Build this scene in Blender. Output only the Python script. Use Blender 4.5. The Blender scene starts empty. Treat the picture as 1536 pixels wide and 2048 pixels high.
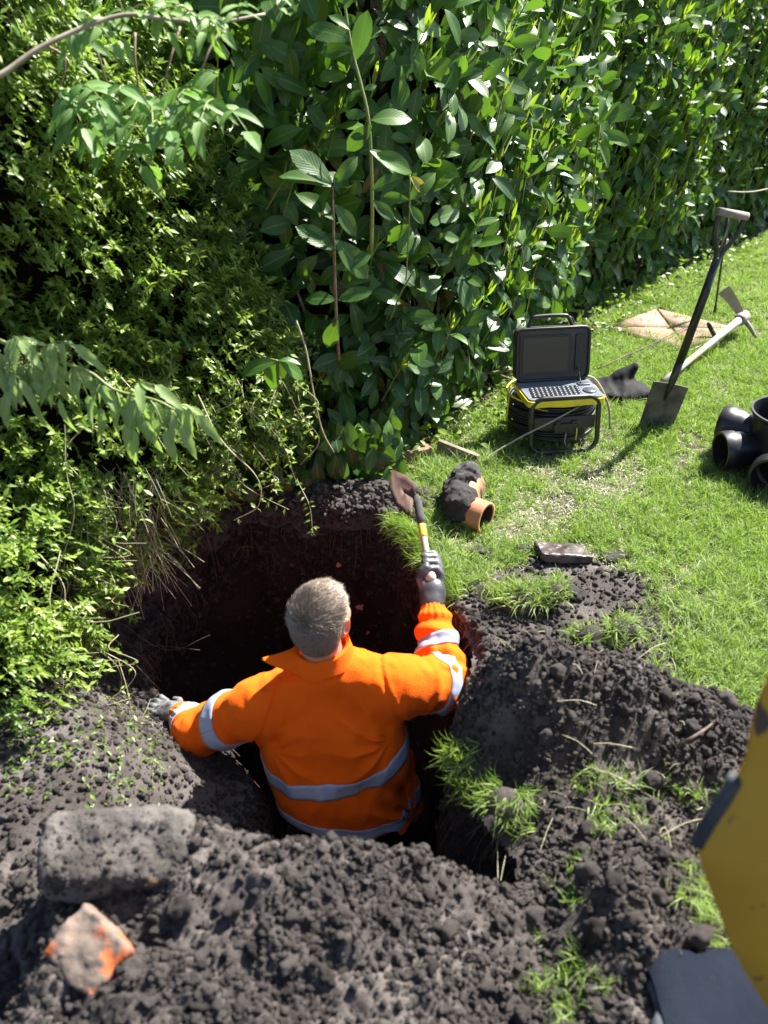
import bpy, math, random, time
import numpy as np
from mathutils import Vector, Matrix
T0 = time.time()
rng = np.random.default_rng(7)
random.seed(7)
scene = bpy.context.scene
C = scene.collection

# ------------------------------------------------------------------ camera, sky, sun, exposure
CAM_Z, PITCH, F = 1.65, math.radians(29.6), 1774.0      # focal length in pixels of the 1536 x 2048 photograph
cd = bpy.data.cameras.new('camera')
cam = bpy.data.objects.new('camera', cd); C.objects.link(cam)
cam.location = (0, 0, CAM_Z)
cam.rotation_euler = (math.pi / 2 - PITCH, 0, 0)
cd.sensor_fit = 'VERTICAL'; cd.sensor_height = 36.0; cd.sensor_width = 27.0
cd.lens = 36.0 * F / 2048
cd.clip_start = 0.05; cd.clip_end = 400
cd.dof.use_dof = True; cd.dof.focus_distance = 3.5; cd.dof.aperture_fstop = 2.8
scene.camera = cam

SUN_EL = math.radians(51)
SUN_H = np.array([0.74, 0.67]); SUN_H /= np.linalg.norm(SUN_H)   # horizontal direction towards the sun
sdir = Vector((SUN_H[0] * math.cos(SUN_EL), SUN_H[1] * math.cos(SUN_EL), math.sin(SUN_EL)))
world = bpy.data.worlds.new('World'); scene.world = world; world.use_nodes = True
wn = world.node_tree.nodes; wl = world.node_tree.links
sky = wn.new('ShaderNodeTexSky'); sky.sky_type = 'NISHITA'; sky.sun_disc = False
sky.sun_elevation = SUN_EL; sky.sun_rotation = math.atan2(SUN_H[0], SUN_H[1])
wl.new(sky.outputs[0], wn['Background'].inputs[0]); wn['Background'].inputs[1].default_value = 0.055
ld = bpy.data.lights.new('sun', 'SUN'); ld.energy = 5.0; ld.angle = math.radians(0.5); ld.color = (1.0, 0.955, 0.88)
sun = bpy.data.objects.new('sun', ld); C.objects.link(sun)
sun.rotation_euler = sdir.to_track_quat('Z', 'Y').to_euler()
scene.view_settings.view_transform = 'Standard'; scene.view_settings.look = 'None'
scene.view_settings.exposure = 2.0; scene.view_settings.gamma = 1.0
scene.view_settings.use_curve_mapping = False
scene.cycles.max_bounces = 6; scene.cycles.transparent_max_bounces = 6
scene.cycles.sample_clamp_indirect = 4

SP, CP = math.sin(PITCH), math.cos(PITCH)
def ray(px, py):
    u = (px - 768) / F; v = (1024 - py) / F
    return np.array([u, CP + SP * v, -SP + CP * v])
def G(px, py, z=0.0):                                   # the point of the plane z that shows at a pixel
    d = ray(px, py); t = (z - CAM_Z) / d[2]
    return np.array([0, 0, CAM_Z]) + t * d
def at(px, py, Y):                                      # the point at depth Y that shows at a pixel
    d = ray(px, py); t = Y / d[1]
    return np.array([0, 0, CAM_Z]) + t * d

# ------------------------------------------------------------------ noise
def _hash(i, j, k, s):
    h = (i.astype(np.uint32) * np.uint32(374761393) + j.astype(np.uint32) * np.uint32(668265263) + k.astype(np.uint32) * np.uint32(2147483647 - 58) + np.uint32(s * 974711 + 17))
    h = (h ^ (h >> np.uint32(13))) * np.uint32(1274126177)
    h = (h ^ (h >> np.uint32(16))) * np.uint32(2246822519)
    return ((h ^ (h >> np.uint32(15))) & np.uint32(0xffff)).astype(np.float32) / 65535.0
def vnoise(p, seed=0):                                  # value noise, about -1..1, p is (n,3)
    p = np.asarray(p, np.float32) + 1000.0
    f = np.floor(p); t = p - f; i = f.astype(np.int64)
    t = t * t * (3 - 2 * t)
    r = 0
    for a in (0, 1):
        wa = t[:, 0] if a else 1 - t[:, 0]
        for b in (0, 1):
            wb = t[:, 1] if b else 1 - t[:, 1]
            for c in (0, 1):
                wc = t[:, 2] if c else 1 - t[:, 2]
                r = r + wa * wb * wc * _hash(i[:, 0] + a, i[:, 1] + b, i[:, 2] + c, seed)
    return r * 2 - 1
def fbm(p, freq, octv=3, seed=0, gain=0.5):
    r = 0; a = 1.0; n = 0
    for o in range(octv):
        r = r + a * vnoise(np.asarray(p) * (freq * 2.03 ** o), seed + o * 7); n += a; a *= gain
    return r / n
def p2(x, y, z=0.0):
    return np.stack([x, y, np.full_like(x, z)], -1)
def ss(a, b, x):
    t = np.clip((x - a) / (b - a), 0, 1); return t * t * (3 - 2 * t)

# ------------------------------------------------------------------ materials
def mat(name, base=(0.5, 0.5, 0.5), rough=0.6, metallic=0.0, var=None, vscale=20.0, bump=0.0, bscale=80.0, spec=0.5, var2=None, v2scale=6.0, v2thr=0.55, v2soft=0.08, detail=6.0):
    m = bpy.data.materials.new(name); m.use_nodes = True
    nt = m.node_tree; b = nt.nodes['Principled BSDF']
    b.inputs['Base Color'].default_value = (*base, 1); b.inputs['Roughness'].default_value = rough
    b.inputs['Metallic'].default_value = metallic; b.inputs['Specular IOR Level'].default_value = spec
    tc = nt.nodes.new('ShaderNodeTexCoord'); co = tc.outputs['Object']
    col = None
    if var is not None:
        n = nt.nodes.new('ShaderNodeTexNoise'); n.inputs['Scale'].default_value = vscale; n.inputs['Detail'].default_value = detail
        nt.links.new(co, n.inputs['Vector'])
        r = nt.nodes.new('ShaderNodeValToRGB'); r.color_ramp.elements[0].position = 0.35; r.color_ramp.elements[1].position = 0.65
        r.color_ramp.elements[0].color = (*base, 1); r.color_ramp.elements[1].color = (*var, 1)
        nt.links.new(n.outputs['Fac'], r.inputs['Fac']); col = r.outputs['Color']
    if var2 is not None:
        n = nt.nodes.new('ShaderNodeTexNoise'); n.inputs['Scale'].default_value = v2scale; n.inputs['Detail'].default_value = 8
        nt.links.new(co, n.inputs['Vector'])
        mr = nt.nodes.new('ShaderNodeMapRange'); mr.inputs['From Min'].default_value = v2thr - v2soft; mr.inputs['From Max'].default_value = v2thr + v2soft
        nt.links.new(n.outputs['Fac'], mr.inputs['Value'])
        mx = nt.nodes.new('ShaderNodeMix'); mx.data_type = 'RGBA'
        nt.links.new(mr.outputs['Result'], mx.inputs['Factor'])
        if col is not None: nt.links.new(col, mx.inputs['A'])
        else: mx.inputs['A'].default_value = (*base, 1)
        mx.inputs['B'].default_value = (*var2, 1); col = mx.outputs['Result']
        m['mask'] = 1
    if col is not None: nt.links.new(col, b.inputs['Base Color'])
    if bump > 0:
        n = nt.nodes.new('ShaderNodeTexNoise'); n.inputs['Scale'].default_value = bscale; n.inputs['Detail'].default_value = 8; n.inputs['Roughness'].default_value = 0.65
        nt.links.new(co, n.inputs['Vector'])
        bp = nt.nodes.new('ShaderNodeBump'); bp.inputs['Strength'].default_value = 1.0; bp.inputs['Distance'].default_value = bump
        nt.links.new(n.outputs['Fac'], bp.inputs['Height']); nt.links.new(bp.outputs['Normal'], b.inputs['Normal'])
    return m

def leaf_mat(name, dark, light, under, rough=0.35, trans=0.3, transcol=(0.25, 0.45, 0.04), veins=True, src='GEOMETRY', spec=0.5):
    """dark..light by the leaf's own tint (0..1), lighter midrib along the middle of the UV, paler underside, thin so it lets light through"""
    m = bpy.data.materials.new(name); m.use_nodes = True
    nt = m.node_tree; N = nt.nodes; L = nt.links; b = N['Principled BSDF']; out = N['Material Output']
    a = N.new('ShaderNodeAttribute'); a.attribute_name = 'tint'; a.attribute_type = src
    r = N.new('ShaderNodeValToRGB'); r.color_ramp.elements[0].color = (*dark, 1); r.color_ramp.elements[1].color = (*light, 1)
    L.new(a.outputs['Fac'], r.inputs['Fac'])
    col = r.outputs['Color']
    if veins:
        uv = N.new('ShaderNodeUVMap'); sx = N.new('ShaderNodeSeparateXYZ'); L.new(uv.outputs['UV'], sx.inputs[0])
        s = N.new('ShaderNodeMath'); s.operation = 'SUBTRACT'; L.new(sx.outputs['X'], s.inputs[0]); s.inputs[1].default_value = 0.5
        ab = N.new('ShaderNodeMath'); ab.operation = 'ABSOLUTE'; L.new(s.outputs[0], ab.inputs[0])
        mr = N.new('ShaderNodeMapRange'); mr.inputs['From Min'].default_value = 0.025; mr.inputs['From Max'].default_value = 0.055
        mr.inputs['To Min'].default_value = 0.65; mr.inputs['To Max'].default_value = 0.0
        L.new(ab.outputs[0], mr.inputs['Value'])
        # side veins: a wave of v skewed by the distance from the midrib
        k = N.new('ShaderNodeMath'); k.operation = 'MULTIPLY_ADD'; L.new(ab.outputs[0], k.inputs[0]); k.inputs[1].default_value = -0.75; L.new(sx.outputs['Y'], k.inputs[2])
        w = N.new('ShaderNodeMath'); w.operation = 'MULTIPLY'; L.new(k.outputs[0], w.inputs[0]); w.inputs[1].default_value = 60.0
        sn = N.new('ShaderNodeMath'); sn.operation = 'SINE'; L.new(w.outputs[0], sn.inputs[0])
        pw = N.new('ShaderNodeMapRange'); pw.inputs['From Min'].default_value = 0.8; pw.inputs['From Max'].default_value = 1.0; pw.inputs['To Max'].default_value = 0.22
        L.new(sn.outputs[0], pw.inputs['Value'])
        mxf = N.new('ShaderNodeMath'); mxf.operation = 'MAXIMUM'; L.new(mr.outputs[0], mxf.inputs[0]); L.new(pw.outputs[0], mxf.inputs[1])
        mx = N.new('ShaderNodeMix'); mx.data_type = 'RGBA'; L.new(mxf.outputs[0], mx.inputs['Factor']); L.new(col, mx.inputs['A'])
        mx.inputs['B'].default_value = (light[0] * 1.3 + 0.06, light[1] * 1.15 + 0.08, light[2] + 0.03, 1); col = mx.outputs['Result']
        bp = N.new('ShaderNodeBump'); bp.inputs['Strength'].default_value = 0.15; bp.inputs['Distance'].default_value = 0.001
        L.new(sn.outputs[0], bp.inputs['Height']); L.new(bp.outputs['Normal'], b.inputs['Normal'])
    ge = N.new('ShaderNodeNewGeometry')
    mu = N.new('ShaderNodeMix'); mu.data_type = 'RGBA'; L.new(ge.outputs['Backfacing'], mu.inputs['Factor']); L.new(col, mu.inputs['A']); mu.inputs['B'].default_value = (*under, 1)
    L.new(mu.outputs['Result'], b.inputs['Base Color'])
    rr = N.new('ShaderNodeMapRange'); L.new(ge.outputs['Backfacing'], rr.inputs['Value']); rr.inputs['To Min'].default_value = rough; rr.inputs['To Max'].default_value = 0.6
    L.new(rr.outputs[0], b.inputs['Roughness']); b.inputs['Specular IOR Level'].default_value = spec
    tr = N.new('ShaderNodeBsdfTranslucent')
    tm = N.new('ShaderNodeMix'); tm.data_type = 'RGBA'; tm.inputs['Factor'].default_value = 0.6; L.new(r.outputs['Color'], tm.inputs['A']); tm.inputs['B'].default_value = (*transcol, 1)
    L.new(tm.outputs['Result'], tr.inputs['Color'])
    ms = N.new('ShaderNodeMixShader'); ms.inputs[0].default_value = trans
    L.new(b.outputs[0], ms.inputs[1]); L.new(tr.outputs[0], ms.inputs[2]); L.new(ms.outputs[0], out.inputs[0])
    return m

def soil_mat(name, dark, mid, pale, src=None, bump=0.006, scale=1.0, fleck=True):
    m = bpy.data.materials.new(name); m.use_nodes = True
    nt = m.node_tree; N = nt.nodes; L = nt.links; b = N['Principled BSDF']
    tc = N.new('ShaderNodeTexCoord'); co = tc.outputs['Object']
    n1 = N.new('ShaderNodeTexNoise'); n1.inputs['Scale'].default_value = 5 * scale; n1.inputs['Detail'].default_value = 9; n1.inputs['Roughness'].default_value = 0.62
    L.new(co, n1.inputs['Vector'])
    r = N.new('ShaderNodeValToRGB'); e = r.color_ramp.elements
    e[0].position = 0.32; e[0].color = (*dark, 1); e[1].position = 0.72; e[1].color = (*pale, 1)
    k = e.new(0.5); k.color = (*mid, 1)
    L.new(n1.outputs['Fac'], r.inputs['Fac']); col = r.outputs['Color']
    if src:
        a = N.new('ShaderNodeAttribute'); a.attribute_name = 'tint'; a.attribute_type = src
        r2 = N.new('ShaderNodeValToRGB'); r2.color_ramp.elements[0].color = (*dark, 1); r2.color_ramp.elements[1].color = (*pale, 1)
        L.new(a.outputs['Fac'], r2.inputs['Fac'])
        mx = N.new('ShaderNodeMix'); mx.data_type = 'RGBA'; mx.inputs['Factor'].default_value = 0.7; L.new(col, mx.inputs['A']); L.new(r2.outputs['Color'], mx.inputs['B']); col = mx.outputs['Result']
    if fleck:
        v = N.new('ShaderNodeTexVoronoi'); v.inputs['Scale'].default_value = 90 * scale; L.new(co, v.inputs['Vector'])
        mr = N.new('ShaderNodeMapRange'); mr.inputs['From Min'].default_value = 0.06; mr.inputs['From Max'].default_value = 0.12; mr.inputs['To Min'].default_value = 1; mr.inputs['To Max'].default_value = 0
        L.new(v.outputs['Distance'], mr.inputs['Value'])
        sx = N.new('ShaderNodeSeparateColor'); L.new(v.outputs['Color'], sx.inputs[0])
        gt = N.new('ShaderNodeMath'); gt.operation = 'GREATER_THAN'; gt.inputs[1].default_value = 0.8; L.new(sx.outputs[0], gt.inputs[0])
        mu = N.new('ShaderNodeMath'); mu.operation = 'MULTIPLY'; L.new(gt.outputs[0], mu.inputs[0]); L.new(mr.outputs[0], mu.inputs[1])
        mx = N.new('ShaderNodeMix'); mx.data_type = 'RGBA'; L.new(mu.outputs[0], mx.inputs['Factor']); L.new(col, mx.inputs['A']); mx.inputs['B'].default_value = (0.3, 0.26, 0.22, 1); col = mx.outputs['Result']
    L.new(col, b.inputs['Base Color']); b.inputs['Roughness'].default_value = 0.92; b.inputs['Specular IOR Level'].default_value = 0.25
    n2 = N.new('ShaderNodeTexNoise'); n2.inputs['Scale'].default_value = 70 * scale; n2.inputs['Detail'].default_value = 9; n2.inputs['Roughness'].default_value = 0.7
    L.new(co, n2.inputs['Vector'])
    bp = N.new('ShaderNodeBump'); bp.inputs['Strength'].default_value = 1; bp.inputs['Distance'].default_value = bump
    L.new(n2.outputs['Fac'], bp.inputs['Height']); L.new(bp.outputs['Normal'], b.inputs['Normal'])
    return m

M = {}
M['soil'] = soil_mat('topsoil', (0.026, 0.022, 0.020), (0.066, 0.056, 0.052), (0.138, 0.121, 0.114))
M['crumb'] = soil_mat('soil_crumbs', (0.024, 0.020, 0.018), (0.066, 0.056, 0.052), (0.150, 0.131, 0.123), src='INSTANCER', fleck=False, bump=0.006, scale=3)
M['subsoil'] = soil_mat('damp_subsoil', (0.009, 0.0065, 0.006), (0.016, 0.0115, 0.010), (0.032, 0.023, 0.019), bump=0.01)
M['turf_earth'] = soil_mat('earth_under_grass', (0.035, 0.03, 0.018), (0.08, 0.08, 0.04), (0.16, 0.15, 0.1))
M['grass'] = leaf_mat('grass_blade', (0.075, 0.15, 0.02), (0.28, 0.37, 0.085), (0.23, 0.31, 0.1), rough=0.45, trans=0.4, transcol=(0.3, 0.5, 0.04), veins=False, src='INSTANCER')
M['dry_grass'] = leaf_mat('dry_grass_clipping', (0.13, 0.16, 0.06), (0.42, 0.40, 0.26), (0.4, 0.4, 0.26), rough=0.5, trans=0.2, transcol=(0.5, 0.5, 0.25), veins=False, src='INSTANCER')
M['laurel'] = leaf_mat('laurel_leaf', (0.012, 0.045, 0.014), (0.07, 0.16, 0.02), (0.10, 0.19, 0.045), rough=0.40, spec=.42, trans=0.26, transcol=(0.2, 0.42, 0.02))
M['shoot'] = leaf_mat('laurel_young_leaf', (0.1, 0.2, 0.015), (0.27, 0.38, 0.03), (0.2, 0.33, 0.05), rough=0.35, trans=0.4, transcol=(0.4, 0.6, 0.02))
M['yellow_leaf'] = leaf_mat('laurel_yellowed_leaf', (0.2, 0.27, 0.03), (0.42, 0.40, 0.08), (0.35, 0.36, 0.1), rough=0.4, trans=0.35, transcol=(0.6, 0.5, 0.02))
M['shrub'] = leaf_mat('shrub_leaf', (0.025, 0.09, 0.012), (0.24, 0.34, 0.05), (0.1, 0.2, 0.05), rough=0.42, trans=0.4, transcol=(0.3, 0.5, 0.03), veins=False)
M['elder'] = leaf_mat('elder_leaf', (0.055, 0.16, 0.025), (0.20, 0.33, 0.09), (0.16, 0.26, 0.1), rough=0.55, trans=0.35, transcol=(0.25, 0.5, 0.04))
M['stem_green'] = mat('green_stem', (0.13, 0.2, 0.04), 0.5, var=(0.2, 0.22, 0.06))
M['stem_brown'] = mat('brown_stem', (0.13, 0.075, 0.045), 0.7, var=(0.24, 0.17, 0.11), vscale=40, bump=0.001, bscale=200)
M['pale_bark'] = mat('pale_bark', (0.2, 0.16, 0.11), 0.75, var=(0.3, 0.27, 0.2), vscale=30)
M['vine'] = mat('pale_vine', (0.3, 0.27, 0.16), 0.7, var=(0.4, 0.38, 0.25), vscale=30)
M['root'] = mat('root', (0.12, 0.085, 0.06), 0.8, var=(0.06, 0.04, 0.03), vscale=25)
M['core'] = mat('dark_shade_filler', (0.006, 0.008, 0.004), 1.0, spec=0.0, var=(0.016, 0.014, 0.009), vscale=25, bump=0.02, bscale=30)  # near-black filler; shade among inner twigs is put into the colour
M['old_leaf'] = leaf_mat('browning_laurel_leaf', (0.10, 0.05, 0.015), (0.20, 0.17, 0.03), (0.16, 0.12, 0.05), rough=0.5, trans=0.2, transcol=(0.35, 0.25, 0.03))
M['spray'] = leaf_mat('pale_elder_leaf', (0.11, 0.21, 0.04), (0.27, 0.38, 0.14), (0.24, 0.33, 0.16), rough=0.45, trans=0.4, transcol=(0.35, 0.55, 0.06))
M['litter'] = leaf_mat('leaf_litter', (0.09, 0.05, 0.02), (0.25, 0.16, 0.07), (0.2, 0.13, 0.07), rough=0.7, trans=0.1, veins=False)

# ------------------------------------------------------------------ object helpers
def tag(o, label=None, cat=None, group=None, kind=None):
    if label: o['label'] = label
    if cat: o['category'] = cat
    if group: o['group'] = group
    if kind: o['kind'] = kind
    return o
def empty(name, loc=(0, 0, 0), rot=(0, 0, 0), **k):
    o = bpy.data.objects.new(name, None); C.objects.link(o); o.location = loc; o.rotation_euler = rot
    o.empty_display_size = 0.1
    return tag(o, **k)
def new_mesh(name, V, Fs, m=None, smooth=True, uv=None, tint=None):
    """V (n,3); Fs a list of (k,3|4) int arrays; uv per vertex; tint per face"""
    me = bpy.data.meshes.new(name)
    V = np.asarray(V, np.float32)
    if not isinstance(Fs, (list, tuple)): Fs = [Fs]
    Fs = [np.asarray(f, np.int32) for f in Fs if len(f)]
    nl = sum(f.size for f in Fs); npoly = sum(len(f) for f in Fs)
    me.vertices.add(len(V)); me.vertices.foreach_set('co', V.ravel())
    loops = np.concatenate([f.ravel() for f in Fs]); tot = np.concatenate([np.full(len(f), f.shape[1], np.int32) for f in Fs])
    start = np.concatenate([[0], np.cumsum(tot)[:-1]]).astype(np.int32)
    me.loops.add(nl); me.loops.foreach_set('vertex_index', loops)
    me.polygons.add(npoly); me.polygons.foreach_set('loop_start', start)
    if smooth: me.polygons.foreach_set('use_smooth', np.ones(npoly, bool))
    if uv is not None:
        l = me.uv_layers.new(name='UVMap'); l.data.foreach_set('uv', np.asarray(uv, np.float32)[loops].ravel())
    me.update(calc_edges=True)
    if tint is not None:
        a = me.attributes.new('tint', 'FLOAT', 'FACE'); a.data.foreach_set('value', np.asarray(tint, np.float32))
    if m: me.materials.append(m)
    return me
def link(name, me, parent=None, kind=None, **k):
    o = bpy.data.objects.new(name, me); C.objects.link(o)
    if parent: o.parent = parent
    return tag(o, kind=kind, **k)
class MB:
    """collects shapes and links them as one mesh object"""
    def __init__(s): s.V = []; s.Q = []; s.T = []; s.n = 0
    def add(s, V, Q=None, T=None):
        V = np.asarray(V, float)
        if Q is not None and len(Q): s.Q.append(np.asarray(Q) + s.n)
        if T is not None and len(T): s.T.append(np.asarray(T) + s.n)
        s.V.append(V); s.n += len(V); return s
    def bm(s, b, mtx=None):
        b.verts.index_update()
        V = np.array([v.co[:] for v in b.verts])
        if mtx is not None: V = V @ np.array(mtx.to_3x3()).T + np.array(mtx.translation)
        Q = [[v.index for v in f.verts] for f in b.faces if len(f.verts) == 4]
        T = [[v.index for v in f.verts] for f in b.faces if len(f.verts) == 3]
        for f in b.faces:
            if len(f.verts) > 4:
                iv = [v.index for v in f.verts]; T += [[iv[0], iv[i], iv[i + 1]] for i in range(1, len(iv) - 1)]
        b.free(); return s.add(V, Q, T)
    def box(s, c, size, bev=0.0, rot=None, seg=2):
        import bmesh
        b = bmesh.new(); bmesh.ops.create_cube(b, size=1)
        for v in b.verts: v.co = Vector((v.co.x * size[0], v.co.y * size[1], v.co.z * size[2]))
        if bev > 0: bmesh.ops.bevel(b, geom=list(b.edges), offset=bev, segments=seg, profile=0.5, affect='EDGES')
        m = Matrix.Translation(Vector([float(q) for q in c]))
        if rot is not None: m = m @ rot.to_4x4()
        return s.bm(b, m)
    def tube(s, pts, r, sides=8, cap=True, closed=False):
        P = np.asarray(pts, float); n = len(P); R = np.full(n, r, float) if np.isscalar(r) else np.asarray(r, float)
        if closed: Tn = np.roll(P, -1, 0) - np.roll(P, 1, 0)
        else:
            Tn = np.gradient(P, axis=0)
        Tn /= np.linalg.norm(Tn, axis=1)[:, None] + 1e-12
        up = np.array([0, 0, 1.0]) if abs(Tn[0, 2]) < 0.9 else np.array([1.0, 0, 0])
        U = np.cross(Tn[0], up); U /= np.linalg.norm(U)
        rings = []
        for i in range(n):
            U = U - Tn[i] * np.dot(U, Tn[i]); U /= np.linalg.norm(U) + 1e-12
            W = np.cross(Tn[i], U); a = np.arange(sides) * 2 * math.pi / sides
            rings.append(P[i] + R[i] * (np.cos(a)[:, None] * U + np.sin(a)[:, None] * W))
        V = np.concatenate(rings)
        k = n if closed else n - 1
        i, j = np.meshgrid(np.arange(k), np.arange(sides), indexing='ij'); i = i.ravel(); j = j.ravel()
        i2 = (i + 1) % n; j2 = (j + 1) % sides
        Q = np.stack([i * sides + j, i * sides + j2, i2 * sides + j2, i2 * sides + j], 1)
        T = []
        if cap and not closed:
            V = np.concatenate([V, P[:1], P[-1:]])
            a = np.arange(sides); b2 = (a + 1) % sides
            T = np.concatenate([np.stack([np.full(sides, n * sides), b2, a], 1), np.stack([np.full(sides, n * sides + 1), (n - 1) * sides + a, (n - 1) * sides + b2], 1)])
        return s.add(V, Q, T)
    def lathe(s, prof, n=32, mtx=None, closed=False):
        """prof list of (radius, height) swept about local z"""
        P = np.asarray(prof, float); a = np.arange(n) * 2 * math.pi / n
        V = np.concatenate([np.stack([np.cos(a) * r, np.sin(a) * r, np.full(n, z)], 1) for r, z in P])
        k = len(P) if closed else len(P) - 1
        i, j = np.meshgrid(np.arange(k), np.arange(n), indexing='ij'); i = i.ravel(); j = j.ravel(); i2 = (i + 1) % len(P)
        Q = np.stack([i * n + j, i * n + (j + 1) % n, i2 * n + (j + 1) % n, i2 * n + j], 1)
        if mtx is not None: V = V @ np.array(mtx.to_3x3()).T + np.array(mtx.translation)
        return s.add(V, Q)
    def grid(s, P):
        """P (a,b,3) grid of points"""
        a, b = P.shape[:2]
        i, j = np.meshgrid(np.arange(a - 1), np.arange(b - 1), indexing='ij'); i = i.ravel(); j = j.ravel()
        return s.add(P.reshape(-1, 3), np.stack([i * b + j, (i + 1) * b + j, (i + 1) * b + j + 1, i * b + j + 1], 1))
    def slab(s, P, Nrm, th):
        """closed sheet: grid P with unit normals Nrm and thickness th"""
        a, b = P.shape[:2]; A = P.reshape(-1, 3); B = (P - Nrm * th).reshape(-1, 3); n = a * b
        i, j = np.meshgrid(np.arange(a - 1), np.arange(b - 1), indexing='ij'); i = i.ravel(); j = j.ravel()
        q = np.stack([i * b + j, (i + 1) * b + j, (i + 1) * b + j + 1, i * b + j + 1], 1)
        Q = [q, q[:, ::-1] + n]
        def rim(idx):
            idx = np.asarray(idx); Q.append(np.stack([idx[:-1], idx[1:], idx[1:] + n, idx[:-1] + n], 1))
        rim(np.arange(b)); rim((a - 1) * b + np.arange(b)[::-1]); rim((np.arange(a) * b)[::-1]); rim(np.arange(a) * b + b - 1)
        return s.add(np.concatenate([A, B]), np.concatenate(Q))
    def poly(s, pts, n, th):
        """flat polygon pts extruded by th against normal n"""
        P = np.asarray(pts, float); k = len(P); B = P - np.asarray(n) * th
        V = np.concatenate([P, B, [P.mean(0)], [B.mean(0)]])
        i = np.arange(k); j = (i + 1) % k
        return s.add(V, np.stack([i, i + k, j + k, j], 1), np.concatenate([np.stack([i, j, np.full(k, 2 * k)], 1), np.stack([j + k, i + k, np.full(k, 2 * k + 1)], 1)]))
    def build(s, name, m, parent=None, smooth=True, kind=None, sharp=None, **k):
        Fs = []
        if s.Q: Fs.append(np.concatenate(s.Q))
        if s.T: Fs.append(np.concatenate(s.T))
        me = new_mesh(name, np.concatenate(s.V), Fs, m, smooth)
        if sharp: me.set_sharp_from_angle(angle=math.radians(sharp))
        return link(name, me, parent, kind, **k)
def smooth_path(pts, n=24):
    P = np.asarray(pts, float)
    if len(P) < 3:
        t = np.linspace(0, 1, n)[:, None]; return P[0] * (1 - t) + P[-1] * t
    Q = np.concatenate([[2 * P[0] - P[1]], P, [2 * P[-1] - P[-2]]]); out = []
    u = np.linspace(0, len(P) - 1 - 1e-6, n)
    for x in u:
        i = int(x); t = x - i; a, b, c, d = Q[i:i + 4]
        out.append(0.5 * ((2 * b) + (-a + c) * t + (2 * a - 5 * b + 4 * c - d) * t * t + (-a + 3 * b - 3 * c + d) * t ** 3))
    return np.array(out)
def unit(v):
    v = np.asarray(v, float); return v / (np.linalg.norm(v, axis=-1, keepdims=True) + 1e-12)
def frames(d, n):
    """(k,3,3) rotations whose columns are x, length y = d, normal z near n"""
    y = unit(d); z = unit(n - y * np.sum(n * y, -1, keepdims=True)); x = np.cross(y, z)
    return np.stack([x, y, z], -1)
def eul(R):
    ry = np.arcsin(np.clip(-R[:, 2, 0], -1, 1)); rx = np.arctan2(R[:, 2, 1], R[:, 2, 2]); rz = np.arctan2(R[:, 1, 0], R[:, 0, 0])
    return np.stack([rx, ry, rz], 1)

# ------------------------------------------------------------------ instancing of uncountable bits (grass, crumbs)
def gn_group(coll):
    g = bpy.data.node_groups.new('scatter', 'GeometryNodeTree')
    g.interface.new_socket('Geometry', in_out='INPUT', socket_type='NodeSocketGeometry'); g.interface.new_socket('Geometry', in_out='OUTPUT', socket_type='NodeSocketGeometry')
    N = g.nodes; L = g.links
    i = N.new('NodeGroupInput'); o = N.new('NodeGroupOutput'); ip = N.new('GeometryNodeInstanceOnPoints')
    ci = N.new('GeometryNodeCollectionInfo'); ci.inputs['Collection'].default_value = coll; ci.inputs['Separate Children'].default_value = True; ci.inputs['Reset Children'].default_value = True
    def attr(n, t):
        a = N.new('GeometryNodeInputNamedAttribute'); a.data_type = t; a.inputs['Name'].default_value = n
        return next(s for s in a.outputs if s.name == 'Attribute' and s.enabled)
    er = N.new('FunctionNodeEulerToRotation')
    L.new(i.outputs[0], ip.inputs['Points']); L.new(ci.outputs[0], ip.inputs['Instance']); ip.inputs['Pick Instance'].default_value = True
    L.new(attr('idx', 'INT'), ip.inputs['Instance Index']); L.new(attr('rot', 'FLOAT_VECTOR'), er.inputs[0]); L.new(er.outputs[0], ip.inputs['Rotation'])
    L.new(attr('scl', 'FLOAT_VECTOR'), ip.inputs['Scale']); L.new(ip.outputs[0], o.inputs[0])
    return g
def protos(name, meshes):
    c = bpy.data.collections.new(name)
    for k, me in enumerate(meshes): c.objects.link(bpy.data.objects.new('%s_%02d' % (name, k), me))
    return gn_group(c)
def scatter(name, grp, npro, P, E, S, tint, parent=None, **k):
    me = bpy.data.meshes.new(name); n = len(P)
    me.vertices.add(n); me.vertices.foreach_set('co', np.asarray(P, np.float32).ravel())
    if np.ndim(S) == 1: S = np.repeat(np.asarray(S)[:, None], 3, 1)
    for nm, t, key, d in (('rot', 'FLOAT_VECTOR', 'vector', E), ('scl', 'FLOAT_VECTOR', 'vector', S), ('tint', 'FLOAT', 'value', tint), ('idx', 'INT', 'value', rng.integers(0, npro, n))):
        a = me.attributes.new(nm, t, 'POINT'); a.data.foreach_set(key, np.asarray(d, np.float32 if t != 'INT' else np.int32).ravel())
    o = link(name, me, parent, 'stuff', **k)
    md = o.modifiers.new('scatter', 'NODES'); md.node_group = grp
    return o
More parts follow.
